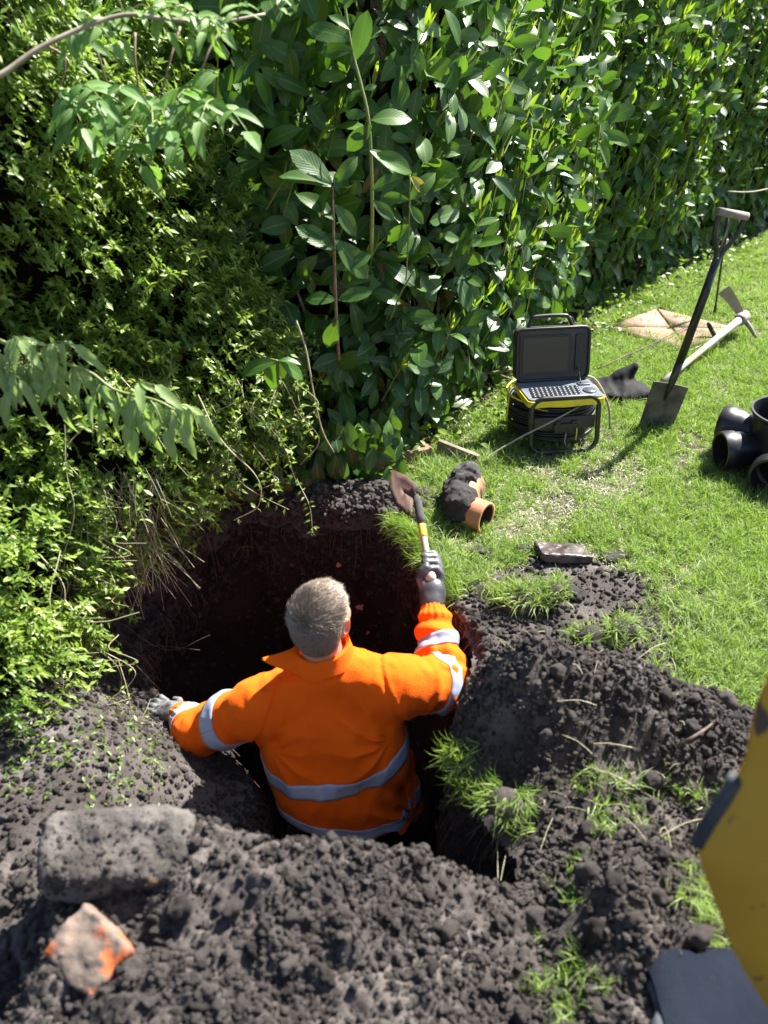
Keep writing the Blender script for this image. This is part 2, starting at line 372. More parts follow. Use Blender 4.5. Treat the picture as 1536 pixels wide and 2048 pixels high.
def blade_mesh(name, m, nb, L, w, lean, spread, flat=0.0, seed=0, seg=3):
    r = np.random.default_rng(seed); mb = MB()
    for k in range(nb):
        a = r.uniform(0, 6.283); l = L * r.uniform(0.55, 1.15); le = lean * r.uniform(0.4, 1.4)
        d = np.array([math.cos(a), math.sin(a), 0]); s = np.array([-math.sin(a), math.cos(a), 0])
        o = r.normal(0, spread, 3) * [1, 1, 0]; t = np.linspace(0, 1, seg + 1)
        el = (1 - flat) * np.sin(np.clip(math.pi / 2 - le * t * 1.2, -0.5, 2)) ; 
        step = np.stack([np.cos(np.clip(math.pi / 2 - le * t * 1.2, -0.4, 2)), el], 1) * l / (seg)
        cum = np.concatenate([[[0, 0]], np.cumsum(step[1:], 0)])
        P = o + cum[:, :1] * d + cum[:, 1:] * [0, 0, 1] + np.array([0, 0, 0.003])
        W = w * (1 - t ** 1.6) * r.uniform(0.7, 1.2) / 2
        side = s * math.cos(0.3) + np.array([0, 0, math.sin(r.uniform(-1, 1))]) * 0.5
        V = np.concatenate([P[:-1] - side * W[:-1, None], P[:-1] + side * W[:-1, None], P[-1:]])
        Q = [[i, seg + i, seg + i + 1, i + 1] for i in range(seg - 1)]
        mb.add(V, Q, [[seg - 1, 2 * seg - 1, 2 * seg]])
    return new_mesh(name, np.concatenate(mb.V), [np.concatenate(mb.Q), np.concatenate(mb.T)], m)
def crumb_mesh(name, m, seed, rough=0.35, sub=2, flat=1.0):
    import bmesh
    b = bmesh.new(); bmesh.ops.create_icosphere(b, subdivisions=sub, radius=1)
    V = np.array([v.co[:] for v in b.verts]); T = np.array([[v.index for v in f.verts] for f in b.faces]); b.free()
    n = fbm(V + seed * 9.1, 1.1, 3, seed, 0.6); r = np.random.default_rng(seed); c = unit(r.normal(0, 1, (26, 3))); dd = 1 - np.max(V @ c.T, 1)
    V = V * (1 + rough * 1.3 * n + .34 * (np.abs(fbm(V * [1, 1.2, 1] + seed * 3.3, 2.6, 3, seed + 20, .6)) - .25))[:, None] * [1, r.uniform(.65, .95), r.uniform(.55, .85) * flat]
    return new_mesh(name, V, [T], m)

# ------------------------------------------------------------------ implicit surfaces
def sd_cap(p, a, b, ra, rb):
    a = np.asarray(a); b = np.asarray(b); ab = b - a
    t = np.clip(((p - a) @ ab) / (ab @ ab), 0, 1)
    return np.linalg.norm(p - a - t[:, None] * ab, axis=1) - (ra + (rb - ra) * t)
def sd_ell(p, c, r, R=None):
    q = p - np.asarray(c)
    if R is not None: q = q @ R                          # into the local frame (columns are axes)
    r = np.asarray(r, float); k0 = np.linalg.norm(q / r, axis=1); k1 = np.linalg.norm(q / (r * r), axis=1)
    return k0 * (k0 - 1) / (k1 + 1e-9)
def smin(a, b, k):
    h = np.clip(0.5 + 0.5 * (b - a) / k, 0, 1); return b * (1 - h) + a * h - k * h * (1 - h)
def smax(a, b, k): return -smin(-a, -b, k)
def nets(f, lo, hi, h, detail=None, band=0.03):
    """surface nets over the box lo..hi; detail(p, d) refines the field near the surface"""
    lo = np.asarray(lo, float); n = np.ceil((np.asarray(hi) - lo) / h).astype(int) + 1
    ax = [lo[i] + np.arange(n[i]) * h for i in range(3)]
    P = np.stack(np.meshgrid(*ax, indexing='ij'), -1).reshape(-1, 3)
    v = np.empty(len(P), np.float64)
    for s in range(0, len(P), 400000): v[s:s + 400000] = f(P[s:s + 400000])
    if detail is not None:
        k = np.abs(v) < band; v[k] = detail(P[k], v[k])
    v = v.reshape(n); s = v < 0
    acc = np.zeros(tuple(n - 1) + (3,)); cnt = np.zeros(tuple(n - 1))
    I = np.stack(np.meshgrid(*[np.arange(k - 1) for k in n], indexing='ij'), -1).astype(float)
    corners = [(a, b, c) for a in (0, 1) for b in (0, 1) for c in (0, 1)]
    def sl(c): return tuple(slice(c[k], n[k] - 1 + c[k]) for k in range(3))
    for c in corners:
        for d in range(3):
            if c[d]: continue
            e = list(c); e[d] = 1
            va, vb = v[sl(c)], v[sl(e)]; m = (va < 0) != (vb < 0)
            t = np.where(m, va / np.where(m, va - vb, 1), 0)
            for k in range(3): acc[..., k] += np.where(m, c[k] + (t if k == d else 0), 0)
            cnt += m
    on = cnt > 0; idx = -np.ones(tuple(n - 1), int); idx[on] = np.arange(on.sum())
    V = lo + (I[on] + acc[on] / cnt[on][:, None]) * h
    Q = []
    for d in range(3):
        a, b = (d + 1) % 3, (d + 2) % 3
        sa = [slice(1, n[k] - 1) for k in range(3)]; sa[d] = slice(0, n[d] - 1); sb = list(sa); sb[d] = slice(1, n[d])
        x, y = s[tuple(sa)], s[tuple(sb)]; m = x != y; ijk = np.argwhere(m)
        ijk += np.array([0 if k == d else 1 for k in range(3)])
        def g(oa, ob):
            q = ijk.copy(); q[:, a] += oa; q[:, b] += ob; return idx[q[:, 0], q[:, 1], q[:, 2]]
        q = np.stack([g(-1, -1), g(0, -1), g(0, 0), g(-1, 0)], 1)
        inside = x[m]; q[~inside] = q[~inside][:, ::-1]; Q.append(q)
    Q = np.concatenate(Q); Q = Q[(Q >= 0).all(1)]
    return V, Q
def blob(name, f, lo, hi, h, m, parent=None, detail=None, band=0.03, **k):
    V, Q = nets(f, lo, hi, h, detail, band)
    return link(name, new_mesh(name, V, [Q], m), parent, **k)

# ------------------------------------------------------------------ the ground and the pit
PIT = np.array([(-.90, 2.62), (-.70, 2.86), (-.51, 2.95), (-.30, 2.92), (-.18, 2.84), (-.05, 2.86), (.06, 2.80), (.12, 2.68), (.16, 2.52), (.205, 2.39), (.25, 2.2), (.284, 2.05), (.26, 1.9),
                (.22, 1.76), (.19, 1.62), (.26, 1.45), (.33, 1.34), (.30, 1.20), (.18, 1.24), (-.1, 1.34), (-.30, 1.42), (-.38, 1.55), (-.35, 1.70), (-.36, 1.84), (-.50, 2.0), (-.60, 2.12), (-.78, 2.3), (-.88, 2.45)])
def resample(poly, step):
    P = np.concatenate([poly, poly[:1]]); L = np.r_[0, np.cumsum(np.linalg.norm(np.diff(P, axis=0), axis=1))]
    s = np.arange(0, L[-1], step); return np.stack([np.interp(s, L, P[:, 0]), np.interp(s, L, P[:, 1])], 1)
def chaikin(P, k=2):
    for _ in range(k):
        Q = np.roll(P, -1, 0); P = np.stack([0.75 * P + 0.25 * Q, 0.25 * P + 0.75 * Q], 1).reshape(-1, 2)
    return P
pit = resample(chaikin(PIT), 0.012)
pc = pit.mean(0)
_t = unit(np.roll(pit, -1, 0) - np.roll(pit, 1, 0)); pit_n = np.stack([_t[:, 1], -_t[:, 0]], 1)
if np.mean(np.sum(pit_n * (pit - pc), 1)) < 0: pit_n = -pit_n
pit = pit + pit_n * (0.032 * fbm(p2(pit[:, 0], pit[:, 1]), 6.5, 4, 3, .6))[:, None]
def inside(poly, x, y):
    r = np.zeros(x.shape, bool); P = np.asarray(poly); Q = np.roll(P, -1, 0)
    for (x0, y0), (x1, y1) in zip(P, Q):
        if y0 == y1: continue
        c = ((y0 > y) != (y1 > y)) & (x < (x1 - x0) * (y - y0) / (y1 - y0) + x0); r ^= c
    return r
def polydist(poly, x, y):
    d = np.full(x.shape, 1e9); P = np.asarray(poly); Q = np.roll(P, -1, 0)
    for a, b in zip(P, Q):
        ab = b - a; t = np.clip(((x - a[0]) * ab[0] + (y - a[1]) * ab[1]) / (ab @ ab), 0, 1)
        d = np.minimum(d, (x - a[0] - t * ab[0]) ** 2 + (y - a[1] - t * ab[1]) ** 2)
    return np.sqrt(d)
pit_coarse = pit[::6]
LAWN = np.array([tuple(G(*q)[:2]) for q in [(800, 960), (850, 935), (905, 845), (985, 780), (1075, 725), (1150, 665), (1235, 600), (1380, 535), (1540, 468), (1900, 400)]] + [(30, 60), (60, 30), (60, 2)]
                + [(2.4, 1.4), (1.32, 1.55)] + [tuple(G(*q)[:2]) for q in [(1500, 1440), (1420, 1400), (1350, 1330), (1370, 1230), (1300, 1160), (1180, 1130), (1060, 1120), (980, 1170), (900, 1160), (855, 1090), (830, 1030)]])
def lawn_mask(x, y):
    d = polydist(LAWN, x, y); return np.where(inside(LAWN, x, y), d, -d)      # signed distance, positive on the lawn
def ground_h(x, y):
    near = (x > -2.2) & (x < 3) & (y > 0.2) & (y < 5)
    d = np.full(x.shape, 9.0); d[near] = polydist(pit_coarse, x[near], y[near])
    q = p2(x, y)
    h = 0.018 * fbm(q, 1.3, 3, 1)
    left = ss(-.16, -.30, x) * ss(1.15, 1.5, y) * (1 - ss(2.75, 2.95, y))
    h = h - 0.33 * (1 - ss(0.0, 0.42, d)) * left
    h = h + 0.05 * np.exp(-(((x + .06) / .2) ** 2 + ((y - 2.96) / .07) ** 2)) * (1 + 0.7 * fbm(q, 12, 3, 5))
    h = h + 0.035 * np.exp(-(((x + .35) / .3) ** 2 + ((y - 3.02) / .06) ** 2))
    lm = np.full(x.shape, 1.0); lm[near] = lawn_mask(x[near], y[near])
    soil = 1 - ss(-.03, .05, lm + 0.03 * fbm(q, 10, 2, 8))
    rough = (0.016 * fbm(q, 7, 3, 11) + 0.011 * np.abs(fbm(q, 24, 3, 12)) + 0.004 * fbm(q, 80, 2, 13))
    h = h + np.where(near, soil * rough + (1 - soil) * 0.006 * fbm(q, 14, 3, 14), 0)
    return h
def axis(lo, a, b, hi, st):
    m = np.arange(a, b, st); g = []; x = b; s = st
    while x < hi: g.append(x); s *= 1.18; x += s
    l = []; x = a - st; s = st
    while x > lo: l.append(x); s *= 1.18; x -= s
    return np.array(l[::-1] + list(m) + g)
gx = axis(-60, -1.45, 1.7, 60, 0.0105); gy = axis(-20, .55, 3.3, 90, 0.0105)
X, Y = np.meshgrid(gx, gy, indexing='ij'); shp = X.shape; X = X.ravel(); Y = Y.ravel()
Z = ground_h(X, Y)
i, j = np.meshgrid(np.arange(shp[0] - 1), np.arange(shp[1] - 1), indexing='ij'); i = i.ravel(); j = j.ravel(); b = shp[1]
Q = np.stack([i * b + j, (i + 1) * b + j, (i + 1) * b + j + 1, i * b + j + 1], 1)
ins = inside(pit, X, Y); Q = Q[~ins[Q].any(1)]
lawn_f = lawn_mask(X[Q].mean(1), Y[Q].mean(1)) + 0.04 * fbm(p2(X[Q].mean(1), Y[Q].mean(1)), 9, 3, 21) > 0
me = new_mesh('ground', np.stack([X, Y, Z], 1), [Q], M['soil']); me.materials.append(M['turf_earth'])
me.polygons.foreach_set('material_index', lawn_f.astype(np.int32))
link('ground', me, kind='structure', label='lawn and bare dark soil around the dug pit')
# pit wall: rim contour swept down with a rolled lip
nd = 90; zt = ground_h(pit[:, 0], pit[:, 1])
rows = []
for k in range(nd + 5):
    if k < 4:
        off = 0.034 - 0.0085 * k; q = pit + pit_n * off; z = ground_h(q[:, 0], q[:, 1]) + 0.001 + 0.001 * k
    else:
        t = (k - 4) / nd; q = pit - pit_n * (0.02 * np.sin(min(t * 12, 1.57)) + 0.05 * t); z = zt - 0.004 - (zt + 1.42) * t
    rows.append(np.stack([q[:, 0], q[:, 1], z], 1))
W = np.stack(rows, 0); n0 = W.shape
Pf = W.reshape(-1, 3); kk = np.repeat(np.arange(n0[0]), n0[1])
amp = np.clip((kk - 2) / 16, 0, 1)
dn = 0.045 * fbm(Pf, 3.2, 3, 31) + 0.028 * fbm(Pf * [1, 1, .6], 11, 3, 32) + 0.01 * np.abs(fbm(Pf, 34, 2, 33))
N3 = np.tile(np.concatenate([pit_n, np.zeros((len(pit_n), 1))], 1), (n0[0], 1))
Pf = Pf + N3 * (dn * amp)[:, None]; W = Pf.reshape(n0)
a_, b_ = n0[:2]; i, j = np.meshgrid(np.arange(a_ - 1), np.arange(b_), indexing='ij'); i = i.ravel(); j = j.ravel(); j2 = (j + 1) % b_
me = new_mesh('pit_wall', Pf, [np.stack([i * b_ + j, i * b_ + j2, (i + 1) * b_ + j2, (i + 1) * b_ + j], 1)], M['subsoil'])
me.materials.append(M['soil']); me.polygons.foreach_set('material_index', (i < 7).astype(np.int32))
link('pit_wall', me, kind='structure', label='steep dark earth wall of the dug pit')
fx, fy = np.meshgrid(np.arange(-1.2, .6, .03), np.arange(1.0, 3.2, .03), indexing='ij')
fz = -1.36 + 0.03 * fbm(p2(fx.ravel(), fy.ravel()), 5, 3, 41).reshape(fx.shape)
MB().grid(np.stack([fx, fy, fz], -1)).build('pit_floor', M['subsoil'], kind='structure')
print('ground', time.time() - T0)

# ------------------------------------------------------------------ soil heaps
def heap_near(x, y):
    hc = np.interp(x, [-1.3, -1.0, -.8, -.66, -.60, -.34, -.1, 0, .1, .2, .32, .45, .6], [.0, .06, .12, .18, .285, .315, .275, .245, .18, .10, .06, .07, .0])
    g = np.where(y < 1.16, 1 - .45 * (1.16 - y) / .5, 1 - ss(1.165, 1.33, y))
    return hc * np.clip(g, 0, 1)
def heap_right(x, y):
    def ga(cx, cy, a, sx, sy): return a * np.exp(-(((x - cx) / sx) ** 2 + ((y - cy) / sy) ** 2))
    return ga(.50, 1.72, .25, .24, .18) + ga(.80, 1.62, .12, .22, .2) + ga(.52, 1.16, .17, .19, .22) + ga(.9, 1.3, .05, .3, .3) + ga(.33, 1.74, .12, .11, .1) + ga(.45, .8, .1, .3, .25)
def heap_mesh(name, hf, x0, x1, y0, y1, st, seed, label, cliff=None):
    xs, ys = np.meshgrid(np.arange(x0, x1, st), np.arange(y0, y1, st), indexing='ij'); sh = xs.shape; x = xs.ravel(); y = ys.ravel(); q = p2(x, y)
    wx = x + 0.03 * fbm(q, 5, 2, seed + 50); wy = y + 0.03 * fbm(q, 5, 2, seed + 51)
    h = hf(wx, wy); g = ground_h(x, y); e = ss(0.0, 0.05, h)
    r = 0.050 * fbm(q, 5.5, 3, seed) + 0.036 * np.abs(fbm(q, 14, 3, seed + 1)) + 0.016 * np.abs(fbm(q, 42, 3, seed + 2, .7)) + 0.006 * np.abs(fbm(q, 130, 2, seed + 3)) - 0.022
    z = g + h - 0.022 + e * r
    ins = inside(pit, x, y); d = polydist(pit_coarse, x, y); z = np.where(ins, z - 0.5 * d, z)
    i, j = np.meshgrid(np.arange(sh[0] - 1), np.arange(sh[1] - 1), indexing='ij'); i = i.ravel(); j = j.ravel(); b = sh[1]
    Q = np.stack([i * b + j, (i + 1) * b + j, (i + 1) * b + j + 1, i * b + j + 1], 1)
    keep = (z[Q] > (g[Q] - 0.03)).any(1) & ~(ins & (d > 0.035))[Q].any(1)
    me = new_mesh(name, np.stack([x, y, z], 1), [Q[keep]], M['soil'])
    o = link(name, me, None, None, label=label, cat='soil heap')
    return o, (x, y, z, h, ins & (d > .03))
HN, dN = heap_mesh('soil_heap', heap_near, -1.35, .55, .45, 1.40, .0055, 60, 'long heap of crumbly dark soil with a brick on it, in front of the pit')
HR, dR = heap_mesh('soil_heap', heap_right, .12, 1.5, .35, 2.2, .0065, 70, 'heap of dark loose soil with torn turf to the right of the digging man')
def zsurf(x, y, which):
    d = dN if which == 'n' else dR
    k = np.argmin((d[0] - x) ** 2 + (d[1] - y) ** 2); return float(d[2][k])
crumbs = protos('soil_crumb', [crumb_mesh('crumb_%d' % k, M['crumb'], k, 0.5, 3) for k in range(8)])
def crumble(d, n, smin_, smax_, parent, name='soil_crumbs', thr=0.03, bias=2.6, tint0=0.5):
    x, y, z, h, bad = d; ok = np.where((h > thr) & ~bad & (rng.random(len(x)) < ss(-.35, .25, fbm(p2(x, y), 7, 3, 321)) + .35))[0]; k = rng.choice(ok, n)
    s = smin_ + (smax_ - smin_) * rng.power(1 / bias, n) ** 1.6
    P = np.stack([x[k] + rng.normal(0, .004, n), y[k] + rng.normal(0, .004, n), z[k] + s * rng.uniform(-.2, .55, n)], 1)
    return scatter(name, crumbs, 8, P, rng.uniform(0, 6.28, (n, 3)), s, np.clip(rng.normal(tint0, .25, n), 0, 1), parent)
crumble(dN, 56000, .0013, .010, HN, bias=4.2); crumble(dN, 260, .012, .026, HN, bias=2)
crumble(dR, 56000, .0013, .010, HR, bias=4.2); crumble(dR, 260, .012, .028, HR, bias=2)
# crumbs on the bare ground and round the rim
n = 120000
x = rng.uniform(-1.5, 1.3, n); y = rng.uniform(.8, 3.2, n); lm = lawn_mask(x, y); dd = polydist(pit_coarse, x, y); ins = inside(pit, x, y)
keep = ~ins & ((lm < 0.0) | ((dd < .1))) & (rng.random(n) < np.where(dd < .12, 1, .55)); x = x[keep]; y = y[keep]; n = len(x)
s = .0013 + .010 * rng.random(n) ** 4.5; z = ground_h(x, y)
scatter('soil_crumbs', crumbs, 7, np.stack([x, y, z + s * .3], 1), rng.uniform(0, 6.28, (n, 3)), s, np.clip(rng.normal(.45, .25, n), 0, 1), label='small crumbs of dark soil strewn on the bare ground around the pit', cat='soil')
# lumps at the far rim, where the sun catches them
n = 2600; a = rng.normal(0, 1, (n, 2)); x = -.04 + .13 * a[:, 0]; y = 2.93 + .05 * a[:, 1]; k = ~inside(pit, x, y); x = x[k]; y = y[k]; n = len(x)
s = .004 + .014 * rng.random(n) ** 2.5
LP = scatter('soil_lumps', crumbs, 7, np.stack([x, y, ground_h(x, y) + s * .4 + rng.random(n) * .02], 1), rng.uniform(0, 6.28, (n, 3)), s, np.clip(rng.normal(.6, .25, n), 0, 1), label='pile of sunlit soil lumps on the far rim of the pit under the raised shovel', cat='soil')
# bits stuck in the pit wall: crumbs and stones
n = 12000; r_ = np.where(rng.random(n) < .55, rng.integers(1, 20, n), rng.integers(6, n0[0] - 1, n)); c_ = rng.integers(0, n0[1], n)
s = .003 + .011 * rng.random(n) ** 3
scatter('soil_crumbs', crumbs, 7, W[r_, c_], rng.uniform(0, 6.28, (n, 3)), s, np.clip(rng.normal(.12, .15, n), 0, 1), label='dark soil crumbs clinging to the wall of the pit', cat='soil')
print('soil', time.time() - T0)
# ------------------------------------------------------------------ grass
tufts = protos('grass_tuft', [blade_mesh('tuft_%d' % k, M['grass'], 11, .042, .0034, .9, .011, 0, k) for k in range(6)])
longt = protos('long_tuft', [blade_mesh('long_tuft_%d' % k, M['grass'], 13, .085, .004, 1.25, .014, 0, 30 + k, 4) for k in range(5)])
clips = protos('clipping', [blade_mesh('clipping_%d' % k, M['dry_grass'], 6, .04, .0032, .7, .02, 0.93, 60 + k, 3) for k in range(5)])
def lawn_points(n, x0, x1, y0, y1, edge=0.0):
    x = rng.uniform(x0, x1, n); y = rng.uniform(y0, y1, n)
    lm = lawn_mask(x, y) + 0.05 * fbm(p2(x, y), 9, 3, 21); k = (lm > edge) & ~inside(pit, x, y) & (np.abs(x) < .5 * y + .6)
    return x[k], y[k]
def muddy(x, y):                                        # trodden patches by the pit and along the way to the camera case
    m = 0
    for (px, py), r, a in (((1180, 960), .33, .85), ((1130, 910), .25, .7), ((1230, 1120), .16, .6), ((1330, 1180), .2, .5), ((1060, 1010), .2, .5), ((1290, 655), .45, .4), ((1400, 1240), .12, .5)):
        g = G(px, py); m = np.maximum(m, a * np.exp(-((x - g[0]) ** 2 + (y - g[1]) ** 2) / r ** 2))
    return m + .28 * fbm(p2(x, y), 3.2, 3, 77)
lawn_near = empty('lawn_grass', (0, 0, 0), label='patchy green lawn grass with trodden dry patches beside the pit', kind='stuff', cat='grass')
def put_grass(name, grp, npro, x, y, s, tint, tilt=.35, parent=None, **k):
    n = len(x); E = np.stack([rng.normal(0, tilt, n), rng.normal(0, tilt, n), rng.uniform(0, 6.28, n)], 1)
    return scatter(name, grp, npro, np.stack([x, y, ground_h(x, y) - .003], 1), E, s, tint, parent, **k)
x, y = lawn_points(62000, .0, 2.9, 1.6, 4.6)
m_ = muddy(x, y) + .6 * fbm(p2(x, y), 9, 3, 78); k = rng.random(len(x)) > np.clip(.42 + m_ * 1.15, 0, .95); x, y, m_ = x[k], y[k], m_[k]
put_grass('grass', tufts, 6, x, y, rng.uniform(.55, 1.35, len(x)) * (1 - .35 * np.clip(m_, 0, 1)), np.clip(rng.normal(.5, .3, len(x)) + .5 * fbm(p2(x, y), 4.5, 3, 5), 0, 1), .65, lawn_near)
x, y = lawn_points(55000, .4, 6.0, 4.5, 13)
put_grass('grass', tufts, 6, x, y, rng.uniform(.9, 1.5, len(x)), np.clip(rng.normal(.62, .22, len(x)), 0, 1), .4, lawn_near)
x, y = lawn_points(46000, -.1, 2.8, 1.6, 5.2, -.02)
m_ = muddy(x, y) + .5; k = rng.random(len(x)) < np.clip(m_, 0.05, 1); x, y = x[k], y[k]
put_grass('grass_clippings', clips, 5, x, y, rng.uniform(.5, 1.25, len(x)), np.clip(rng.normal(.45, .3, len(x)), 0, 1), .3, lawn_near)
x, y = lawn_points(9000, .0, 2.8, 1.6, 5.0); m_ = muddy(x, y); k = (rng.random(len(x)) > m_) & (fbm(p2(x, y), 2.2, 2, 55) > -.15); x, y = x[k], y[k]; n = len(x)
an = 1.1 + 1.2 * fbm(p2(x, y), 1.1, 2, 56); til = rng.uniform(.5, 1.2, n)    # long blades combed flat in swathes
scatter('long_grass', longt, 5, np.stack([x, y, ground_h(x, y) + .002], 1), np.stack([til * np.cos(an), til * np.sin(an), rng.uniform(0, 6.28, n)], 1), rng.uniform(.45, .95, n), np.clip(rng.normal(.6, .25, n), 0, 1), lawn_near)
# longer tufts: by the hedge foot, round the drain chamber, the flattened long grass on the right
def spot(name, grp, npro, px, py, rx, ry, n, s0, s1, t=.5, tilt=.4, ang=None, z=None, parent=None, zf=None, **k):
    g = G(px, py, z or 0); a = rng.normal(0, .5, (n, 2)); x = g[0] + a[:, 0] * rx; y = g[1] + a[:, 1] * ry
    ok = ~inside(pit, x, y); x = x[ok]; y = y[ok]; n = len(x)
    zz = ground_h(x, y) if zf is None else zf(x, y)
    E = np.stack([rng.normal(0, tilt, n), rng.normal(0, tilt, n), rng.uniform(0, 6.28, n)], 1)
    if ang is not None: E[:, 0] += ang[0]; E[:, 1] += ang[1]
    return scatter(name, grp, npro, np.stack([x, y, zz - .004], 1), E, rng.uniform(s0, s1, n), np.clip(rng.normal(t, .2, n), 0, 1), parent, **k)
for (px, py, rx, ry, n, s0, s1, t) in [(930, 935, .16, .12, 60, .7, 1.2, .7), (880, 960, .12, .14, 60, .7, 1.2, .6), (870, 1050, .08, .16, 60, .6, 1.1, .5), (985, 925, .12, .1, 60, .6, 1.1, .8), (1460, 1300, .25, .25, 160, .6, 1.1, .6),
                                       (1500, 1180, .25, .25, 150, .6, 1.1, .7), (1440, 1390, .2, .12, 90, .6, 1.0, .6), (1330, 1210, .1, .1, 30, .5, .9, .5), (960, 860, .2, .2, 60, .7, 1.1, .9), (1380, 600, .6, .5, 130, .9, 1.4, .7), (890, 1140, .06, .1, 50, .6, 1.1, .5),
                                       (1190, 790, .2, .2, 60, .6, 1.0, .8), (1290, 860, .12, .08, 30, .5, .8, .8), (1520, 1250, .2, .3, 120, .6, 1.0, .5), (1020, 1000, .12, .1, 30, .5, .8, .5)]:
    spot('long_grass', longt, 5, px, py, rx, ry, n, s0, s1, t, parent=lawn_near)
for q in range(60):                                     # scattered ragged tufts over the near lawn
    px, py = rng.uniform(880, 1530), rng.uniform(900, 1400); g = G(px, py)
    if lawn_mask(g[:1], g[1:2])[0] > 0: spot('long_grass', longt, 5, px, py, .07, .07, int(rng.integers(8, 26)), .45, .95, rng.uniform(.4, .95), .6, parent=lawn_near)
# overhanging grass along the right and far rim of the pit
kk_ = np.where((lawn_mask(pit[:, 0], pit[:, 1]) > -.12) & (pit[:, 0] > .02))[0]; kk_ = rng.choice(kk_, 300); P_ = pit[kk_] + pit_n[kk_] * rng.uniform(.0, .05, (300, 1)); D_ = np.concatenate([-pit_n[kk_] * 1.3, np.full((300, 1), .35)], 1) + rng.normal(0, .35, (300, 3))
scatter('rim_grass', longt, 5, np.concatenate([P_, ground_h(P_[:, 0], P_[:, 1])[:, None]], 1), eul(frames(np.cross(D_, rng.normal(0, 1, (300, 3))), D_)), rng.uniform(.45, 1.15, 300), np.clip(rng.normal(.45, .25, 300), 0, 1), lawn_near)
print('grass', time.time() - T0)

# ------------------------------------------------------------------ leaves
def leaf_shape(L, w, curl=.12, fold=.18, tipp=1.0, seg=6, wav=0.0, ser=0.0, blunt=False):
    """one leaf lying along +Y from the origin, normal +Z: rows of 5 points"""
    v = np.linspace(0, 1, seg + 1); wd = w / 2 * np.sin(np.pi * np.clip(v, 0, 1) ** ((1.2 if blunt else .85) * tipp)) ** (.62 if blunt else .8)
    wd[0] = w * .03; wd[-1] = w * .015
    if ser: wd = wd * (1 + ser * np.where(np.arange(seg + 1) % 2, 1, -1))
    u = np.array([-1, -.5, 0, .5, 1.0])
    Xx = wd[:, None] * u; Yy = np.repeat((v * L)[:, None], 5, 1)
    Zz = fold * np.abs(Xx) * 1.2 - curl * L * (v[:, None] ** 2) * 1.6 + wav * L * np.sin(v[:, None] * 9 + u * 2) * np.abs(u)
    V = np.stack([Xx, Yy, Zz], -1).reshape(-1, 3); UV = np.stack([np.repeat(u[None] * .5 + .5, seg + 1, 0), np.repeat(v[:, None], 5, 1)], -1).reshape(-1, 2)
    Q = np.array([[i * 5 + j, i * 5 + j + 1, (i + 1) * 5 + j + 1, (i + 1) * 5 + j] for i in range(seg) for j in range(4)])
    return V, Q, UV
def small_leaf(L, w, curl=.1, fold=.3):
    V = np.array([[0, 0, 0], [w / 2, L * .4, fold * w / 2], [0, L * .45, -curl * L * .2], [-w / 2, L * .4, fold * w / 2], [0, L, -curl * L]]) * 1.0
    return V, np.array([[0, 1, 2], [0, 2, 3], [1, 4, 2], [2, 4, 3]]), np.array([[.5, 0], [1, .4], [.5, .45], [0, .4], [.5, 1]])
LS = {'laurel': [leaf_shape(1, w * 1.02, c, f, 1.0, 6, wv, 0, True) for w, c, f, wv in ((.46, .10, .16, .012), (.50, .2, .1, .01), (.42, .04, .22, .015), (.48, .14, .05, .02), (.44, .26, .25, .01))],
      'shoot': [leaf_shape(1, w, c, .45, .9, 4) for w, c in ((.2, .05), (.26, -.08), (.17, .12))],
      'shrub': [small_leaf(1, w, c, f) for w, c, f in ((.42, .12, .35), (.36, .3, .2), (.48, -.05, .4), (.4, .2, .1))],
      'spray': [leaf_shape(1, w, c, f, .75, 9, .012, .10) for w, c, f in ((.27, .25, .25), (.24, .38, .4), (.30, .15, .15))],
      'elder': [leaf_shape(1, w, c, f, .8, 7, .01, .05) for w, c, f in ((.4, .22, .25), (.36, .32, .35), (.44, .12, .15))]}
MT = {'laurel': 'laurel', 'shoot': 'shoot', 'shrub': 'shrub', 'elder': 'elder', 'spray': 'spray'}
